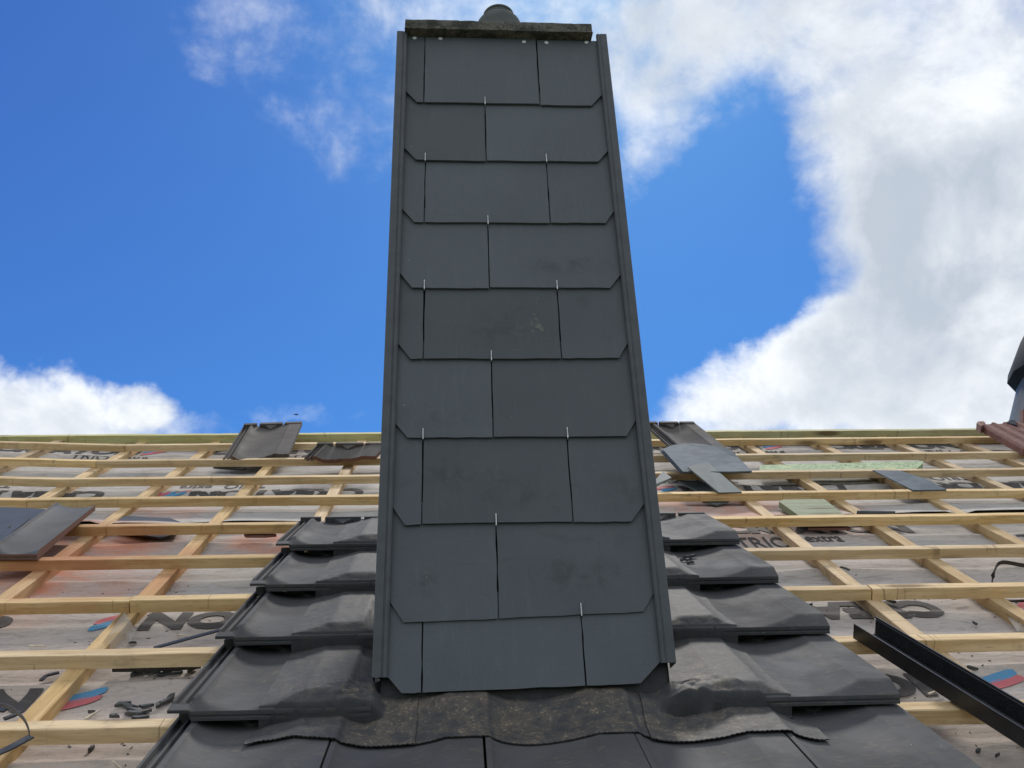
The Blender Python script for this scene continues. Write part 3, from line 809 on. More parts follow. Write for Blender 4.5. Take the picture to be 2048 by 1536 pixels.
prr = [(.408+.006, YF+.045), (.414, YF-.007), (.4125, YF-.0085), (.397, YF-.0085), (.3955, YF-.007), (.394, YF-.007), (.3925, YF-.0085), (.3885, YF-.0085), (.387, YF-.007), (.387, YF-.001)]
v_, f_ = trim(prr, face(1350, 1325, YF-.008)[1], zr); mk('edge_trim', v_, f_, M_TRIM, ch)
# side and rear cladding
for sx_, xx in ((-1, -.1455), (1, .3955)):
    prts = []
    for i in range(9):
        zb = ZB[i]; zt = ZB[i-1]+.03 if i else 2.735
        for (ya, yb) in ((YF+.02, YF+.27), (YF+.273, YF+.52)):
            base_y = W(0, 1.0).y
            top = [V3(xx-sx_*-.004-sx_*(0)*.0, ya, zb), V3(xx+sx_*.004, yb, zb), V3(xx-sx_*.002, yb, zt), V3(xx-sx_*.002, ya, zt)]
            prts.append(prism(top, V3(-sx_*.004, 0, 0)))
    v_, f_ = join(prts); mk('side_cladding', v_, f_, M_CLAD, ch)
# cap slab with a rough, chipped edge
z0 = 2.7495; z1 = face(810, 38, YF-.024)[1]
def rough_slab(x0, x1, y0, y1, z0, z1, sub=44):
    V, F = [], []
    xs = [x0+(x1-x0)*i/sub for i in range(sub+1)]
    ys = [0, .2, .5, .8, 1]
    ring = []
    zz = [(z0, 0.0), (z0+.002, .0015), (z0+(z1-z0)*.35, .0005), (z0+(z1-z0)*.7, .0), (z1-.003, .0008), (z1, .003)]
    per = [(x, y0) for x in xs]+[(x1, y0+(y1-y0)*k/20) for k in range(1, 21)]+[(x, y1) for x in reversed(xs[:-1])]+[(x0, y1-(y1-y0)*k/20) for k in range(1, 20)]
    n = len(per); cx, cy = (x0+x1)/2, (y0+y1)/2
    for z, ins in zz:
        for (x, y) in per:
            nn = noise.noise(Vector((x*45, y*45, z*60)))*.0022+noise.noise(Vector((x*130, y*130, z*90)))*.0012
            d = Vector((x-cx, y-cy)); 
            ox = -math.copysign(1, d.x)*(ins+nn) if abs(abs(d.x)-(x1-x0)/2) < 1e-5 else 0
            oy = -math.copysign(1, d.y)*(ins+nn) if abs(abs(d.y)-(y1-y0)/2) < 1e-5 else 0
            V.append(V3(x+ox, y+oy, z+noise.noise(Vector((x*60, y*60, 7)))*.0016*(.4 if z > z0+.01 else .3)+((.0035 if x < .1 else -.003) if False else 0)-(x-.125)*.012))
    for j in range(len(zz)-1):
        for k in range(n): F.append((j*n+k, j*n+(k+1) % n, (j+1)*n+(k+1) % n, (j+1)*n+k))
    F.append(tuple(range(n))); F.append(tuple((len(zz)-1)*n+k for k in range(n)))
    return V, F
v_, f_ = rough_slab(-.143, .372, YF-.024, YF+.53, z0, z1); mk('concrete_cap', v_, f_, M_CONC, ch, smooth=True, ang=50)
# pot
def yz(px, py, y): return face(px, py, y)
py_ = YF+.25; pc = face(997, 38, py_-.06)
prof_ = []
r0, zc0 = .074, 2.79
b_z = face(997, 38, py_)[1]
def half(px1, px2, py, y): return (face(px2, py, y)[0]-face(px1, py, y)[0])/2
rA = half(953, 1042, 39, py_); rB = half(967, 1026, 23, py_); rT = half(973, 1022, 14, py_)
zA = face(997, 38, py_-rA)[1]; zS = face(997, 17, py_-rB*.8)[1]; zT = face(997, 10, py_-rT)[1]
zb_ = face(997, 17, py_-.068)[1]; zc_ = face(997, 9, py_-.047)[1]
pp = [(.074, 2.775), (.0735, zb_-.03), (.071, zb_-.008), (.067, zb_), (.058, zb_+.006), (.047, zb_+.010), (.047, zc_-.008), (.0495, zc_-.006), (.0495, zc_), (.040, zc_), (.040, zc_-.06)]
v_, f_ = lathe(pp, (face(997, 30, py_)[0], py_, 0), 40); mk('chimney_pot', v_, f_, M_POT, ch, smooth=True, ang=40)

# ------------------------------------------------------------------ flashing draped over tiles and round the chimney foot
fl = empty('flashing', W(.125, 1.6, .03), True)
props(fl, 'dusty crinkled dark grey flashing dressed over the tiles round the chimney foot', 'flashing')
def corner_w(x):     # 1 beside the chimney, 0 in front of it, where the fourth course stops
    a = 1-max(0, min(1, (x+.170)/.035)); b_ = max(0, min(1, (x-.365)/.045))
    a = a*a*(3-2*a); b_ = b_*b_*(3-2*b_); return max(a, b_)
def S_low(x, v):     # the front course alone
    c = 0
    for q in range(5):
        if x >= XT[q]: c = q
    d = v-NOSE[4]; return N0-TB*d+top_local(min(1, max(0, (x-XT[c])/TW)), d)
def S_x(x, v):
    if v < 1.70 and v > 1.45:
        w_ = corner_w(x); hi = S_top(x, v)
        if v >= NOSE[3]: return w_*hi+(1-w_)*S_low(x, v)
        return hi
    return S_top(x, v)
def drape(x, v, r=.0038, off=.0028):
    best = 0; tot_ = 0
    for dv in (-1, -.5, 0, .5, 1):
        for dx in (-.6, 0, .6):
            tot_ += S_x(x+dx*r, v+dv*r); best = max(best, S_x(x+dx*r, v+dv*r))
    a = tot_/15
    return .45*a+.55*best+off+.0016*abs(noise.noise(Vector((x*22, v*30, 3))))+.0008*noise.noise(Vector((x*70, v*70, 6)))
def vlist(v0, v1, coarse=.016):
    vs = set([round(v0, 4), round(v1, 4)])
    v = v0
    while v < v1:
        vs.add(round(v, 4)); dn = min(abs(v-q) for q in NOSE)
        v += .0035 if dn < .026 else (.006 if dn < .06 else coarse)
    return sorted(vs)
def xlist(x0, x1, st=.011): 
    n = max(2, int((x1-x0)/st)); return [x0+(x1-x0)*i/n for i in range(n+1)]
def sheetfl(name, outline_fn, us, vs, off, thick=.0022, extra=None, saw=False):
    V = []
    for v in vs:
        for u in us:
            x, vv = outline_fn(u, v)
            if saw and v == vs[0]: vv += .0013*(-1)**(us.index(u)) + .003*noise.noise(Vector((x*30, 4, 4)))
            h = drape(x, vv, off=off)
            if extra: h += extra(x, vv)
            V.append(W(x, vv, h))
    n = len(V); nu, nv_ = len(us), len(vs)
    F = gridfaces(nu, nv_)
    V2 = [p-NV*thick for p in V]
    F2 = [tuple(n+i for i in reversed(f)) for f in F]
    edge = [(i, i+1) for i in range(nu-1)]+[(j*nu+nu-1, (j+1)*nu+nu-1) for j in range(nv_-1)]+[((nv_-1)*nu+i+1, (nv_-1)*nu+i) for i in range(nu-2, -1, -1)]+[((j+1)*nu, j*nu) for j in range(nv_-2, -1, -1)]
    F3 = [(a, b_, n+b_, n+a) for a, b_ in edge]
    return mk(name, V+V2, F+F2+F3, M_FLASH, fl, smooth=True, ang=60)
def wrk(x, v):   # rumples close to the chimney foot
    d = min(math.hypot(x+.17, v-1.655), math.hypot(x-.43, v-1.64))
    a = math.exp(-(d/.06)**2)
    return a*(.012*abs(noise.noise(Vector((x*34, v*26, 9))))+.010*abs(noise.noise(Vector((x*15, v*60, 5)))))
def left_x(u, v):
    xo = -.362+.004*noise.noise(Vector((v*9, 1, 1)))
    return xo+(-.150-xo)*u, v
def right_x(u, v):
    xo = .612+.010*noise.noise(Vector((v*6, 2, 1)))+.02*max(0, 1.75-v)
    return .402+(xo-.402)*u, v
us_l = xlist(0, 1, .028)
sheetfl('side_strip', left_x, us_l, vlist(1.604, 2.95), .0018, extra=wrk)
sheetfl('side_strip', right_x, us_l, vlist(1.604, 2.95), .0018, extra=wrk)
# front apron and the two corner pieces
def apron(u, v):
    x = -.085+(.345+.085)*u
    lo = 1.514 if u < 1 else 1.514
    return x, lo+(1.70-lo)*v
def up_extra(x, v):
    q = max(0, min(1, (v-1.565)/.085)); return .024*q*q*(3-2*q)
sheetfl('front_apron', apron, xlist(0, 1, .011), [i/34 for i in range(35)], .0035, extra=up_extra, saw=True)
def cornL(u, v):
    # lower edge runs from the far tip to beside the apron
    x0, x1 = -.372, -.078
    x = x0+(x1-x0)*u; lo = 1.537+(1.508-1.537)*u + (.006*math.sin(u*9))
    hi = 1.585+(1.70-1.585)*min(1, u*2.2)
    return x+(.0)*v, lo+(hi-lo)*v
def cornR(u, v):
    x0, x1 = .330, .640
    x = x0+(x1-x0)*u+.012*v*(1-u)
    lo = 1.505-.010*u
    hi = 1.70-.0*u-(.15)*max(0, u-.45)/.55
    return x, lo+(hi-lo)*v
def cex(x, v): return wrk(x, v)+up_extra(x, v)*(1-corner_w(x))
vv_ = [i/46 for i in range(47)]
sheetfl('corner_piece', cornL, xlist(0, 1, .014), vv_, .0062, extra=cex, saw=True)
sheetfl('corner_piece', cornR, xlist(0, 1, .014), vv_, .0062, extra=cex, saw=True)
dx_, dv_ = hit(757, 1353, .052); v_, f_ = lathe([(.006, 0), (.006, .0012), (.004, .0022), (.0004, .0024)], (0, 0, 0), 14)
mk('nail_head', [W(dx_, dv_, .050)+Vector((p.x, 0, 0))+TV*p.y+NV*p.z for p in v_], f_, M_SLATE2, fl, smooth=True)
# upstand behind the bottom slates
xs_ = xlist(-.150, .400, .02); V = []
for j in range(7):
    for x in xs_:
        z = .90+(1.075-.90)*j/6; V.append(V3(x, YF+.0165+.0015*noise.noise(Vector((x*20, z*20, 1)))-(.03 if j == 0 else 0), z))
mk('upstand', V, gridfaces(len(xs_), 7), M_FLASH, fl, smooth=True)
for sx_, x_ in ((-1, -.151), (1, .401)):
    V = []
    yy_ = xlist(YF+.01, YF+.55, .05)
    for j in range(5):
        for y in yy_:
            zr_ = y*math.tan(S)+.01; V.append(V3(x_+sx_*(.012 if j == 0 else .0), y, zr_+.11*j/4))
    mk('upstand', V, gridfaces(len(yy_), 5), M_FLASH, fl, smooth=True)

# ------------------------------------------------------------------ loose pieces on the roof
def P(px, py, n): x, v = hit(px, py, n); return W(x, v, n)
def plate(name, pts, th, m, label, cat, group=None, sag=0):
    top = [P(*p) for p in pts]; nrm = (top[1]-top[0]).cross(top[2]-top[0]).normalized()
    if nrm.dot(NV) < 0: nrm = -nrm
    v_, f_ = prism(top, -nrm*th); return props(mk(name, v_, f_, m), label, cat, group)
def tile_at(bl, br, tl, ns, L, geo, Wd, x0, v0, m, label, lift=0, group='loose and broken tiles left on the battens'):
    """lay a tile so that its corners rest at the three given points"""
    A = P(*bl, ns[0]); B = P(*br, ns[1]); T = P(*tl, ns[2])
    ex = (B-A)/Wd; ey = (T-A)/L; ez = ex.cross(ey).normalized()
    print('TILE', label[:30], 'scale', round(ex.length, 2), round(ey.length, 2), 'skew', round(math.degrees(ex.angle(ey)), 1))
    V = [A+ex*(p.x-x0)+ey*(p.y-v0)+ez*(p.z+lift) for p in geo[0]]
    o = mk('roof_tile', V, geo[1], m, smooth=True, ang=28, base=A)
    return props(o, label, 'roof tile', group)
G_FULL = tile_geo(True, seed=3)
G_BRK = tile_geo(True, v0=.235, ragged=True, seed=5)
G_LEAN = tile_geo(True, v0=.05, ragged=True, seed=11)
G_CUT = tile_geo(False, u0=0, ulim=.62, head=False, seed=6)
tile_at((446, 918), (578, 912), (487, 853), (.004, .004, .060), .35, G_LEAN, .30, -.04, .05, M_TILE_BROKEN, 'whole brown grey tile leaning over the ridge board left of the chimney', .012)
tile_at((608, 921), (752, 921), (634, 895), (.012, .012, .045), .165, G_BRK, .30, -.04, .235, M_TILE_BROKEN, 'broken upper half of a tile with red clay fracture on the second batten', .022)
tile_at((1376, 925), (1484, 925), (1290, 849), (.012, .012, .095), .46, tile_geo(True, seed=9, length=.46), .30, -.04, 0, M_TILE_LOOSE, 'brown grey tile reaching over the ridge board right of the chimney, under the slates', .012)
tile_at((-20, 1113), (74, 1113), (112, 1019), (.015, .015, .015), .47, tile_geo(False, ulim=.60, head=False, seed=6, length=.47), .157, 0, 0, M_TILE_GREY, 'cut grey tile with brown edge lying on the battens at the left edge', .024)
SG = 'loose slates lying on the roof'
# slates at the left edge
plate('loose_slate', [(-60, 1082, .008), (-60, 1012, .006), (60, 1016, .006), (104, 1019, .006), (30, 1068, .009)], .005, M_SLATEB, 'large blue black slate under the cut tile at the left edge', 'slate', SG)
plate('loose_slate', [(-50, 1088, .020), (-40, 1052, .016), (22, 1049, .016), (-8, 1072, .022)], .005, M_SLATEB, 'small dark slate, upper of two offcuts at the left edge beside the cut tile', 'slate', SG)
plate('loose_slate', [(-40, 1098, .028), (-20, 1070, .024), (36, 1050, .024), (60, 1036, .022), (20, 1068, .03), (2, 1085, .03)], .005, M_SLATEB, 'narrow dark slate offcut, lower of two touching the cut tile at the left edge', 'slate', SG)
plate('loose_slate', [(190, 1047, -.036), (233, 1033, -.036), (256, 1032, -.036), (340, 1036, -.036), (366, 1046, -.036), (356, 1066, -.038), (322, 1075, -.040), (266, 1067, -.038)], .005, M_SLATEB, 'dog eared blue slate pushed under the fifth batten on the left', 'slate', SG)
# slates on the right
for k in range(3):
    dn = -.0075*(2-k); dx = (-5*(2-k), 2.5*(2-k))
    c = [(1325, 898), (1345, 890), (1368, 887), (1392, 887), (1425, 891), (1462, 899), (1484, 922), (1504, 942), (1462, 943), (1414, 943), (1366, 943)]
    plate('loose_slate', [((x+dx[0]*.55 if q_ in (0, 10) else x+dx[0]*.3), y+dx[1]*.35, .040+dn+(.02 if y < 905 else 0)) for q_, (x, y) in enumerate(c)], .005, M_SLATE,
          ['lowest of three rounded grey slates stacked right of the chimney', 'middle one of three rounded grey slates stacked right of the chimney', 'uppermost of three rounded grey slates stacked right of the chimney'][k], 'slate', SG)
plate('loose_slate', [(1376, 934, .052), (1392, 928, .056), (1415, 924, .056), (1484, 984, .004), (1438, 985, .006)], .005, M_SLATE2, 'grey green rectangular slate leaning from the rounded slates down onto the fourth batten', 'slate', SG)
plate('loose_slate', [(1300, 972, .012), (1326, 942, .045), (1343, 955, .042), (1302, 976, .008)], .005, M_SLATE2, 'small tilted slate offcut close to the right chimney edge', 'slate', SG)
plate('loose_slate', [(1352, 960, -.034), (1400, 962, -.036), (1445, 984, -.036), (1398, 984, -.034)], .005, M_SLATE2, 'slate lying on the underlay below the leaning grey green slate', 'slate', SG)
plate('loose_slate', [(1296, 980, -.03), (1322, 981, -.034), (1330, 986, -.034), (1298, 992, -.03)], .005, M_SLATE2, 'sliver of grey slate on the underlay by the right chimney edge', 'slate', SG)
plate('loose_slate', [(1745, 940, .006), (1800, 941, .012), (1850, 957, .010), (1893, 979, .006), (1826, 980, .006)], .005, M_SLATE, 'pale grey slate spanning the third and fourth battens on the right', 'slate', SG)
plate('loose_slate', [(1714, 1021, -.012), (1790, 1022, -.012), (1784, 1034, -.036), (1712, 1034, -.036)], .005, M_SLATE, 'thin blue grey slate strip tucked behind the fifth batten on the right', 'slate', SG)
plate('loose_slate', [(1405, 1003, -.034), (1430, 998, -.034), (1462, 999, -.034), (1452, 1005, -.034), (1432, 1009, -.034)], .005, M_SLATE2, 'pointed slate tip showing below the fourth batten right of the chimney', 'slate', SG)
# green timbers
plate('timber_offcut', [(1519, 941, -.007), (1519, 930, -.007), (1846, 922, -.007), (1846, 926, -.007), (1832, 939, -.007), (1620, 941, -.007)], .022, M_GREENSAW, 'long mottled green timber board lying along the third batten on the right', 'timber', 'green treated timber offcuts')
plate('timber_offcut', [(1558, 1003, -.008), (1566, 999, -.008), (1648, 998, -.008), (1694, 1033, -.010), (1602, 1034, -.010)], .022, M_GREEN, 'short square block of pale green timber above the fifth batten on the right', 'timber', 'green treated timber offcuts')
# black strap loops, strips
def ribbon(name, pts, wd, th, m, label, cat, group=None, flat=False, sm=6):
    ps = [P(*p) for p in pts]
    out = []
    for i in range(len(ps)-1):
        p0, p1, p2, p3 = ps[max(i-1, 0)], ps[i], ps[i+1], ps[min(i+2, len(ps)-1)]
        for k in range(sm):
            t = k/sm; out.append(.5*((2*p1)+(-p0+p2)*t+(2*p0-5*p1+4*p2-p3)*t*t+(-p0+3*p1-3*p2+p3)*t**3))
    out.append(ps[-1]); V, F = [], []
    for i, p in enumerate(out):
        t = (out[min(i+1, len(out)-1)]-out[max(i-1, 0)]).normalized()
        a = NV.cross(t).normalized() if flat else (NV-t*NV.dot(t)).normalized(); b_ = t.cross(a)
        V += [p+a*wd/2+b_*th/2, p+a*wd/2-b_*th/2, p-a*wd/2-b_*th/2, p-a*wd/2+b_*th/2]
    for i in range(len(out)-1):
        for k in range(4): F.append((4*i+k, 4*i+(k+1) % 4, 4*i+4+(k+1) % 4, 4*i+4+k))
    F += [(0, 1, 2, 3), tuple(4*(len(out)-1)+k for k in (3, 2, 1, 0))]
    return props(mk(name, V, F, m), label, cat, group)
STG = 'black plastic strips lying about'
ribbon('plastic_strip', [(2110, 1140, .02), (2048, 1131, .02), (2002, 1125, .02), (1988, 1145, .0), (1984, 1165, -.03)], .011, .002, M_BLACK, 'bent black plastic strip arching above the seventh batten at the right edge', 'plastic strip', STG, False)
ribbon('plastic_strip', [(1975, 1189, -.045), (2000, 1198, -.045), (2030, 1202, -.04), (2100, 1199, -.03)], .014, .003, M_BLACK, 'black plastic strip below the seventh batten at the right edge', 'plastic strip', STG, True)
ribbon('plastic_strip', [(308, 1296, -.045), (370, 1279, -.04), (440, 1260, -.03)], .013, .003, M_BLACK, 'straight black plastic strip pointing down left beside the third tile course', 'plastic strip', STG, True, 2)
ribbon('plastic_strip', [(226, 1337, -.04), (330, 1335, -.04), (402, 1330, -.04)], .012, .012, M_STRAP, 'dark square bar lying just below the eighth batten on the left', 'plastic strip', STG, True, 2)
ribbon('plastic_strip', [(-20, 1512, .01), (15, 1498, .012), (62, 1473, .014)], .016, .003, M_STRAP, 'dark flat strip end over the ninth batten in the lower left corner', 'plastic strip', STG, True, 3)
ribbon('plastic_strip', [(-10, 1408, -.01), (20, 1415, .02), (45, 1435, .035), (56, 1455, .03), (59, 1472, .018)], .008, .0015, M_STRAP, 'thin curled grey plastic band arching over the ninth batten at lower left', 'plastic strip', STG, False, 8)
ribbon('plastic_strip', [(-10, 1417, -.03), (14, 1419, -.03)], .02, .004, M_BLACK, 'short black strip end at the left edge above the ninth batten', 'plastic strip', STG, True, 2)
ribbon('plastic_strip', [(8, 1438, -.045), (25, 1432, -.045), (40, 1424, -.045)], .010, .004, M_STRAP, 'stubby dark strip on the underlay in the lower left corner', 'plastic strip', STG, True, 2)
ribbon('plastic_strip', [(82, 1361, -.05), (92, 1352, -.05), (105, 1348, -.05), (118, 1345, -.05)], .008, .004, M_STRAP, 'curved dark rubber piece left of the counter batten below the eighth batten', 'plastic strip', STG, True, 4)
ribbon('plastic_strip', [(430, 934, -.034), (470, 937, -.036), (490, 938, -.036)], .03, .008, M_BLACK, 'black plastic piece sticking out below the second batten under the leaning tile', 'plastic strip', STG, True, 2)
# milky film scraps
def filmp(pts, label):
    top = [P(*p) for p in pts]; c = sum(top, Vector())/len(top)+NV*.004
    V = top+[c]; n = len(top)
    F = [(i, (i+1) % n, n) for i in range(n)]
    V2 = [p-NV*.001 for p in V]; F2 = [tuple(n+1+i for i in reversed(f)) for f in F]; F3 = [(i, (i+1) % n, n+1+(i+1) % n, n+1+i) for i in range(n)]
    props(mk('film_scrap', V+V2, F+F2+F3, M_FILM), label, 'plastic film', 'milky plastic film scraps')
filmp([(197, 1297, -.04), (215, 1270, -.01), (249, 1224, .015), (258, 1236, .01), (271, 1262, -.01), (262, 1280, -.02), (252, 1297, -.04)], 'pointed milky plastic scrap standing on the counter batten left of the tiles')
filmp([(2016, 1235, -.045), (2024, 1222, -.040), (2052, 1213, -.035), (2090, 1225, -.035), (2085, 1262, -.045), (2035, 1263, -.048)], 'crumpled milky plastic scrap at the right edge above the eighth batten')
# black channel profile lying across the battens on the right
A = P(1706, 1276, .006); Bp = P(2048, 1497, .006); ax_ = (Bp-A).normalized(); Lc = (Bp-A).length*1.45
ptb = P(1727, 1262, .006); side = (ptb-A); side = (side-ax_*side.dot(ax_)); wdt = .058; side = side.normalized()
if side.dot(TV) < 0: side = -side
def cprof():
    pts = [(0, .034), (0, 0), (wdt, 0), (wdt, .046), (wdt-.003, .046)]
    # ribs on the floor and back wall
    inner = []
    inner.append((wdt-.003, .046))
    for k in range(9): h = .042-k*.0042; inner += [(wdt-.003, h), (wdt-.0052, h-.001), (wdt-.003, h-.002)]
    for k in range(10): s = wdt-.008-k*.0048; inner += [(s, .0028), (s-.0012, .0052), (s-.0024, .0028)]
    inner += [(.0028, .0028), (.0028, .016), (.0045, .018), (.0028, .020), (.0028, .034)]
    return [(0, .034), (0, 0), (wdt, 0), (wdt, .046)]+inner
pr = cprof(); n = len(pr)
V = [A+side*s+NV*h for s, h in pr]+[A+ax_*Lc+side*s+NV*h for s, h in pr]
F = [(i, (i+1) % n, n+(i+1) % n, n+i) for i in range(n)]+[tuple(range(n)), tuple(range(2*n-1, n-1, -1))]
props(mk('channel_profile', V, F, M_BLACK), 'long black ribbed plastic channel lying slantwise over the battens at lower right', 'channel profile')
# upturned ridge tiles in the top right corner
def ribbed(A, B, C, D, th, nrib, hgt):
    """plate A-B (upper end) to D-C (lower end) with ribs running A->D"""
    V, F = [], []; N = nrib*6
    nrm = (B-A).cross(D-A).normalized(); nrm = nrm if nrm.dot(NV) > 0 else -nrm
    for (p, q) in ((A, B), (D, C)):
        for i in range(N+1):
            s = i/N; ph = (s*nrib) % 1; h = hgt*(1 if .12 < ph < .45 else (0 if ph > .57 or ph < .02 else .5)); V.append(p+(q-p)*s+nrm*h)
    for (p, q) in ((A, B), (D, C)):
        for i in range(N+1): V.append(p+(q-p)*i/N-nrm*th)
    K = N+1
    for i in range(N):
        F += [(i, i+1, K+i+1, K+i), (2*K+i, 3*K+i, 3*K+i+1, 2*K+i+1), (i, 2*K+i, 2*K+i+1, i+1), (K+i, K+i+1, 3*K+i+1, 3*K+i)]
    F += [(0, K, 3*K, 2*K), (N, 2*K+N, 3*K+N, K+N)]
    return V, F
Ar, Br, Cr_, Dr = P(1957, 849, .075), P(2050, 846, .075), P(2180, 905, .02), P(2046, 899, .02)
rt = empty('ridge_tile', P(2046, 899, .0), True); props(rt, 'red brown ribbed clay tile lying over the ridge in the top right corner', 'ridge tile')
v_, f_ = ribbed(Ar, Br, Cr_, Dr, .028, 4, .009); mk('ribbed_body', v_, f_, M_CLAY, rt)
v_, f_ = prism([P(1953, 846, .08), P(1957, 842.5, .085), P(1968, 842.5, .085), P(1972, 848, .08), P(1962, 852, .078)], NV*-.035); mk('lug', v_, f_, M_CLAY, rt)
v_, f_ = prism([P(2012, 845, .084), P(2020, 840, .09), P(2030, 840, .09), P(2034, 850, .082)], NV*-.02); mk('lug', v_, f_, M_DARKCAP, rt)
# flared vent with a hood, mostly beyond the right edge
dy = P(2046, 860, .05).y+.25
cv = face(2150, 800, dy); e1 = face(2028.5, 842, dy); e2 = face(2045, 757, dy); h1 = face(2027.5, 742, dy); h2 = face(2028.5, 727, dy); h3 = face(2048, 671, dy)
vent = empty('roof_vent', V3(cv[0], dy, e1[1]-.25)); props(vent, 'grey flared roof vent under a dark hood, cut off by the right edge', 'roof vent')
cx0 = cv[0]
slp = (cx0-e1[0]-(cx0-e2[0]))/(e2[1]-e1[1])
v_, f_ = lathe([((cx0-e1[0])+slp*.3, e1[1]-.3), (cx0-e1[0], e1[1]), (cx0-e2[0], e2[1]), (cx0-e2[0]-.01, e2[1]+.05)], (cx0, dy, 0), 12); mk('flared_base', v_, f_, M_SLATEB, vent, smooth=True)
v_, f_ = lathe([(cx0-e2[0]-.004, e2[1]-.002), (cx0-h1[0], h1[1]), (cx0-h2[0], h2[1]), (cx0-h3[0], h3[1]), (.05, h3[1]+.12)], (cx0, dy, 0), 12); mk('hood', v_, f_, M_DARKCAP, vent, smooth=True)
v_, f_ = prism([V3(face(2040, 850, dy-.2)[0], dy-.2, face(2040, 850, dy-.2)[1]-.05), V3(cx0+.2, dy-.2, e1[1]-.05), V3(cx0+.2, dy-.2, face(2050, 815, dy-.2)[1]), V3(face(2046, 818, dy-.2)[0], dy-.2, face(2046, 818, dy-.2)[1])], V3(0, .03, 0))
mk('clay_collar', v_, f_, M_CLAY, vent)
# torn corner of felt under tiles near the chimney, upper left
plate('clay_shard', [(488, 1068, -.036), (520, 1066, -.036), (550, 1067, -.036), (553, 1069, -.036), (530, 1071, -.036), (492, 1071, -.036)], .008, M_CLAY, 'thin reddish clay shard under the fifth batten left of the tiles', 'clay shard', 'clay shards on the underlay')
plate('clay_shard', [(1616, 1052, -.038), (1700, 1052, -.038), (1702, 1056, -.038), (1616, 1056, -.038)], .008, M_CLAY, 'long brown shard in the shade under the fifth batten on the right', 'clay shard', 'clay shards on the underlay')
# slate chips and splinters
def chip(px, py, n, ln, wd, ang, m, label, group):
    wd *= .72; ln *= 1.1; p = P(px, py, n); a = Vector((math.cos(ang), 0, 0))+TV*math.sin(ang); b_ = NV.cross(a)
    k = [(-.5, -.2), (-.2, -.5), (.3, -.42), (.5, .05), (.15, .5), (-.35, .38)]
    top = [p+a*(s*ln*random.uniform(.85, 1.15))+b_*(t*wd*random.uniform(.8, 1.2))+NV*random.uniform(.001, .006) for s, t in k]
    v_, f_ = prism(top, -NV*.006); return props(mk('slate_chip', v_, f_, m), label, 'chip', group)
CH = [(248, 1408, .03, .012, .3), (260, 1413, .035, .014, -.4), (272, 1420, .045, .014, -.5), (286, 1424, .03, .012, .5), (294, 1412, .028, .01, .1), (268, 1428, .035, .014, -.3), (282, 1434, .03, .012, .2),
      (322, 1408, .03, .012, 1.0), (334, 1402, .035, .013, 1.1), (341, 1394, .028, .01, 1.3), (280, 1345, .03, .012, .2), (305, 1346, .035, .012, .1), (328, 1348, .03, .012, .5), (350, 1344, .032, .012, .1), (270, 1348, .02, .01, .8),
      (386, 1338, .03, .014, .9), (124, 1392, .035, .014, 1.0), (82, 1430, .028, .012, 1.2), (183, 1497, .022, .010, 1.4), (264, 1285, .018, .012, 0), (229, 1433, .018, .008, .1), (184, 1424, .014, .006, .2),
      (1688, 1138, .03, .010, -.8), (1768, 1237, .03, .010, -.7), (1945, 1335, .02, .010, -.7), (1782, 1202, .03, .01, -.9), (1950, 1246, .012, .006, -1), (1956, 1502, .012, .006, .3), (1995, 1510, .012, .006, .5), (1622, 1210, .016, .006, .7), (365, 1363, .03, .008, .9)]
for i, (px, py, ln, wd, an) in enumerate(CH):
    sd = 'left' if px < 900 else 'right'
    near_ = ('in the heap below the front left tile corner' if 240 < px < 345 and py > 1390 else 'in the row below the eighth batten on the left' if 265 < px < 395 and 1335 < py < 1350 else f'on the underlay on the {sd}, away from the heap')
    chip(px, py, -.052, ln, wd, an, M_CHIP, 'dark broken slate chip '+near_, 'slate chips '+near_)
for (px, py) in ((1373, 1114), (1378, 1119), (1381, 1125), (1385, 1112), (1366, 1120)):
    x, v = hit(px, py, .03); h = S_top(x, v)
    chip(px, py, h+.004, .022, .006, R(20), M_CHIP, 'tiny dark chip lying on the second tile course right of the chimney', 'chips on the tile right of the chimney')
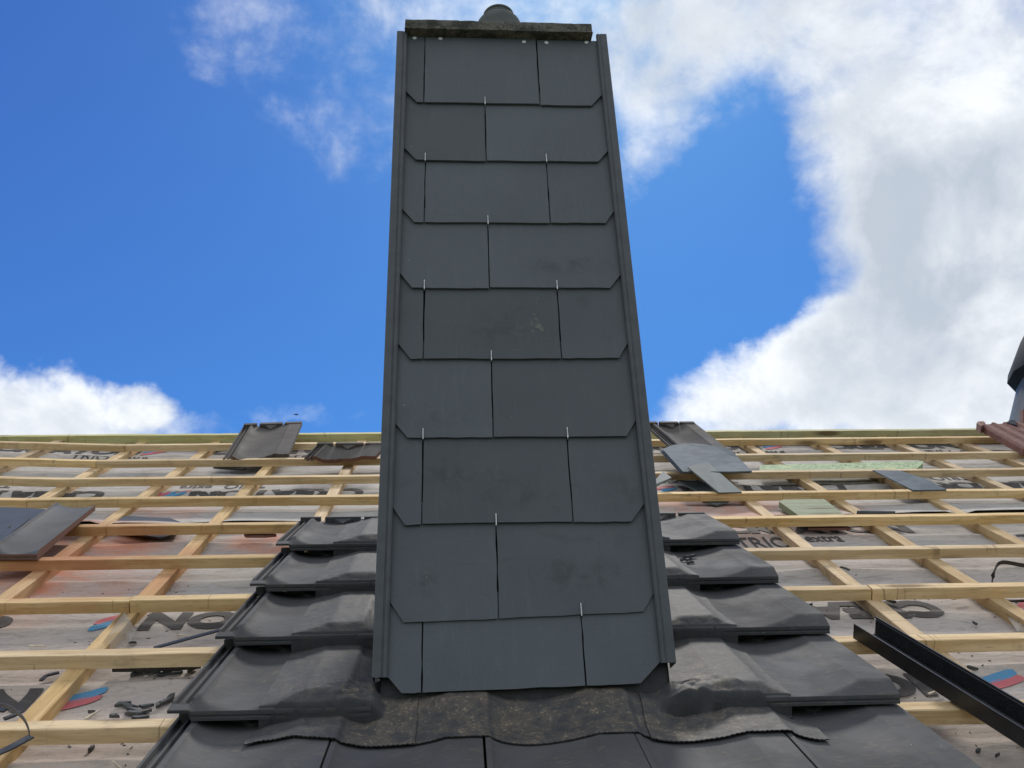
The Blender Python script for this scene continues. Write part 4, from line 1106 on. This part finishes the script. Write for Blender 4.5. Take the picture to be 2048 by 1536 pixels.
# scattered crumbs nobody could count
V, F = [], []
for i in range(600):
    sd = random.random()
    x = random.uniform(-1.3, -.4) if sd < .6 else random.uniform(.85, 1.8)
    v = random.uniform(1.5, 2.6)
    if noise.noise(Vector((x*4, v*5, 1))) < random.uniform(-.2, .3): continue
    p = W(x, v, mem_surf(2, x, v)+.0015); r = random.uniform(.0008, .0028); a = random.uniform(0, 3.14)
    d1 = (Vector((math.cos(a), 0, 0))+TV*math.sin(a))*r*random.uniform(1, 2.6); d2 = NV.cross(d1).normalized()*r*.6
    v_, f_ = prism([p-d1-d2, p+d1-d2*.6, p+d1*.7+d2, p-d1*.8+d2], -NV*.0015)
    o = len(V); V += v_; F += [tuple(k+o for k in q) for q in f_]
props(mk('slate_crumbs', V, F, M_CHIP), 'fine dark crumbs strewn over the lower underlay', 'crumbs', kind='stuff')
for i, (px, py, an, sd) in enumerate(((75, 1293, -.1, 'left'), (368, 1272, -.2, 'left'), (235, 1532, -.8, 'left'), (1915, 1198, .3, 'right'), (1683, 1168, -.8, 'right'), (1868, 1385, .5, 'right'), (186, 1430, 1.2, 'left'))):
    p = P(px, py, -.052); a = Vector((math.cos(an), 0, 0))+TV*math.sin(an); b_ = NV.cross(a)*.0022
    v_, f_ = prism([p-a*.02-b_, p+a*.02-b_*.4, p+a*.02+b_*.4, p-a*.02+b_], NV*.003)
    props(mk('wood_splinter', v_, f_, M_PALE), f'pale wood splinter on the underlay {sd} of the chimney', 'splinter', f'wood splinters on the {sd}')
# bird high above the ridge
bp = CAM+ray(592, 829).normalized()*40
bw = []
for sgn in (-1, 1): bw.append(prism([bp+V3(0, .03, 0), bp+V3(sgn*.07, .02, .02), bp+V3(sgn*.13, -.02, .0), bp+V3(sgn*.05, -.03, .015), bp+V3(0, -.05, 0)], V3(0, 0, -.012)))
bd = lathe([(.004, -.07), (.022, -.03), (.03, 0), (.022, .04), (.014, .06), (.003, .085)], (0, 0, 0), 8)
bd = ([bp+V3(p.x, p.z, p.y) for p in bd[0]], bd[1])
v_, f_ = join(bw+[bd]); props(mk('bird', v_, f_, M_DARKCAP, frame=False), 'tiny dark bird flying in the blue sky above the leaning tile', 'bird')
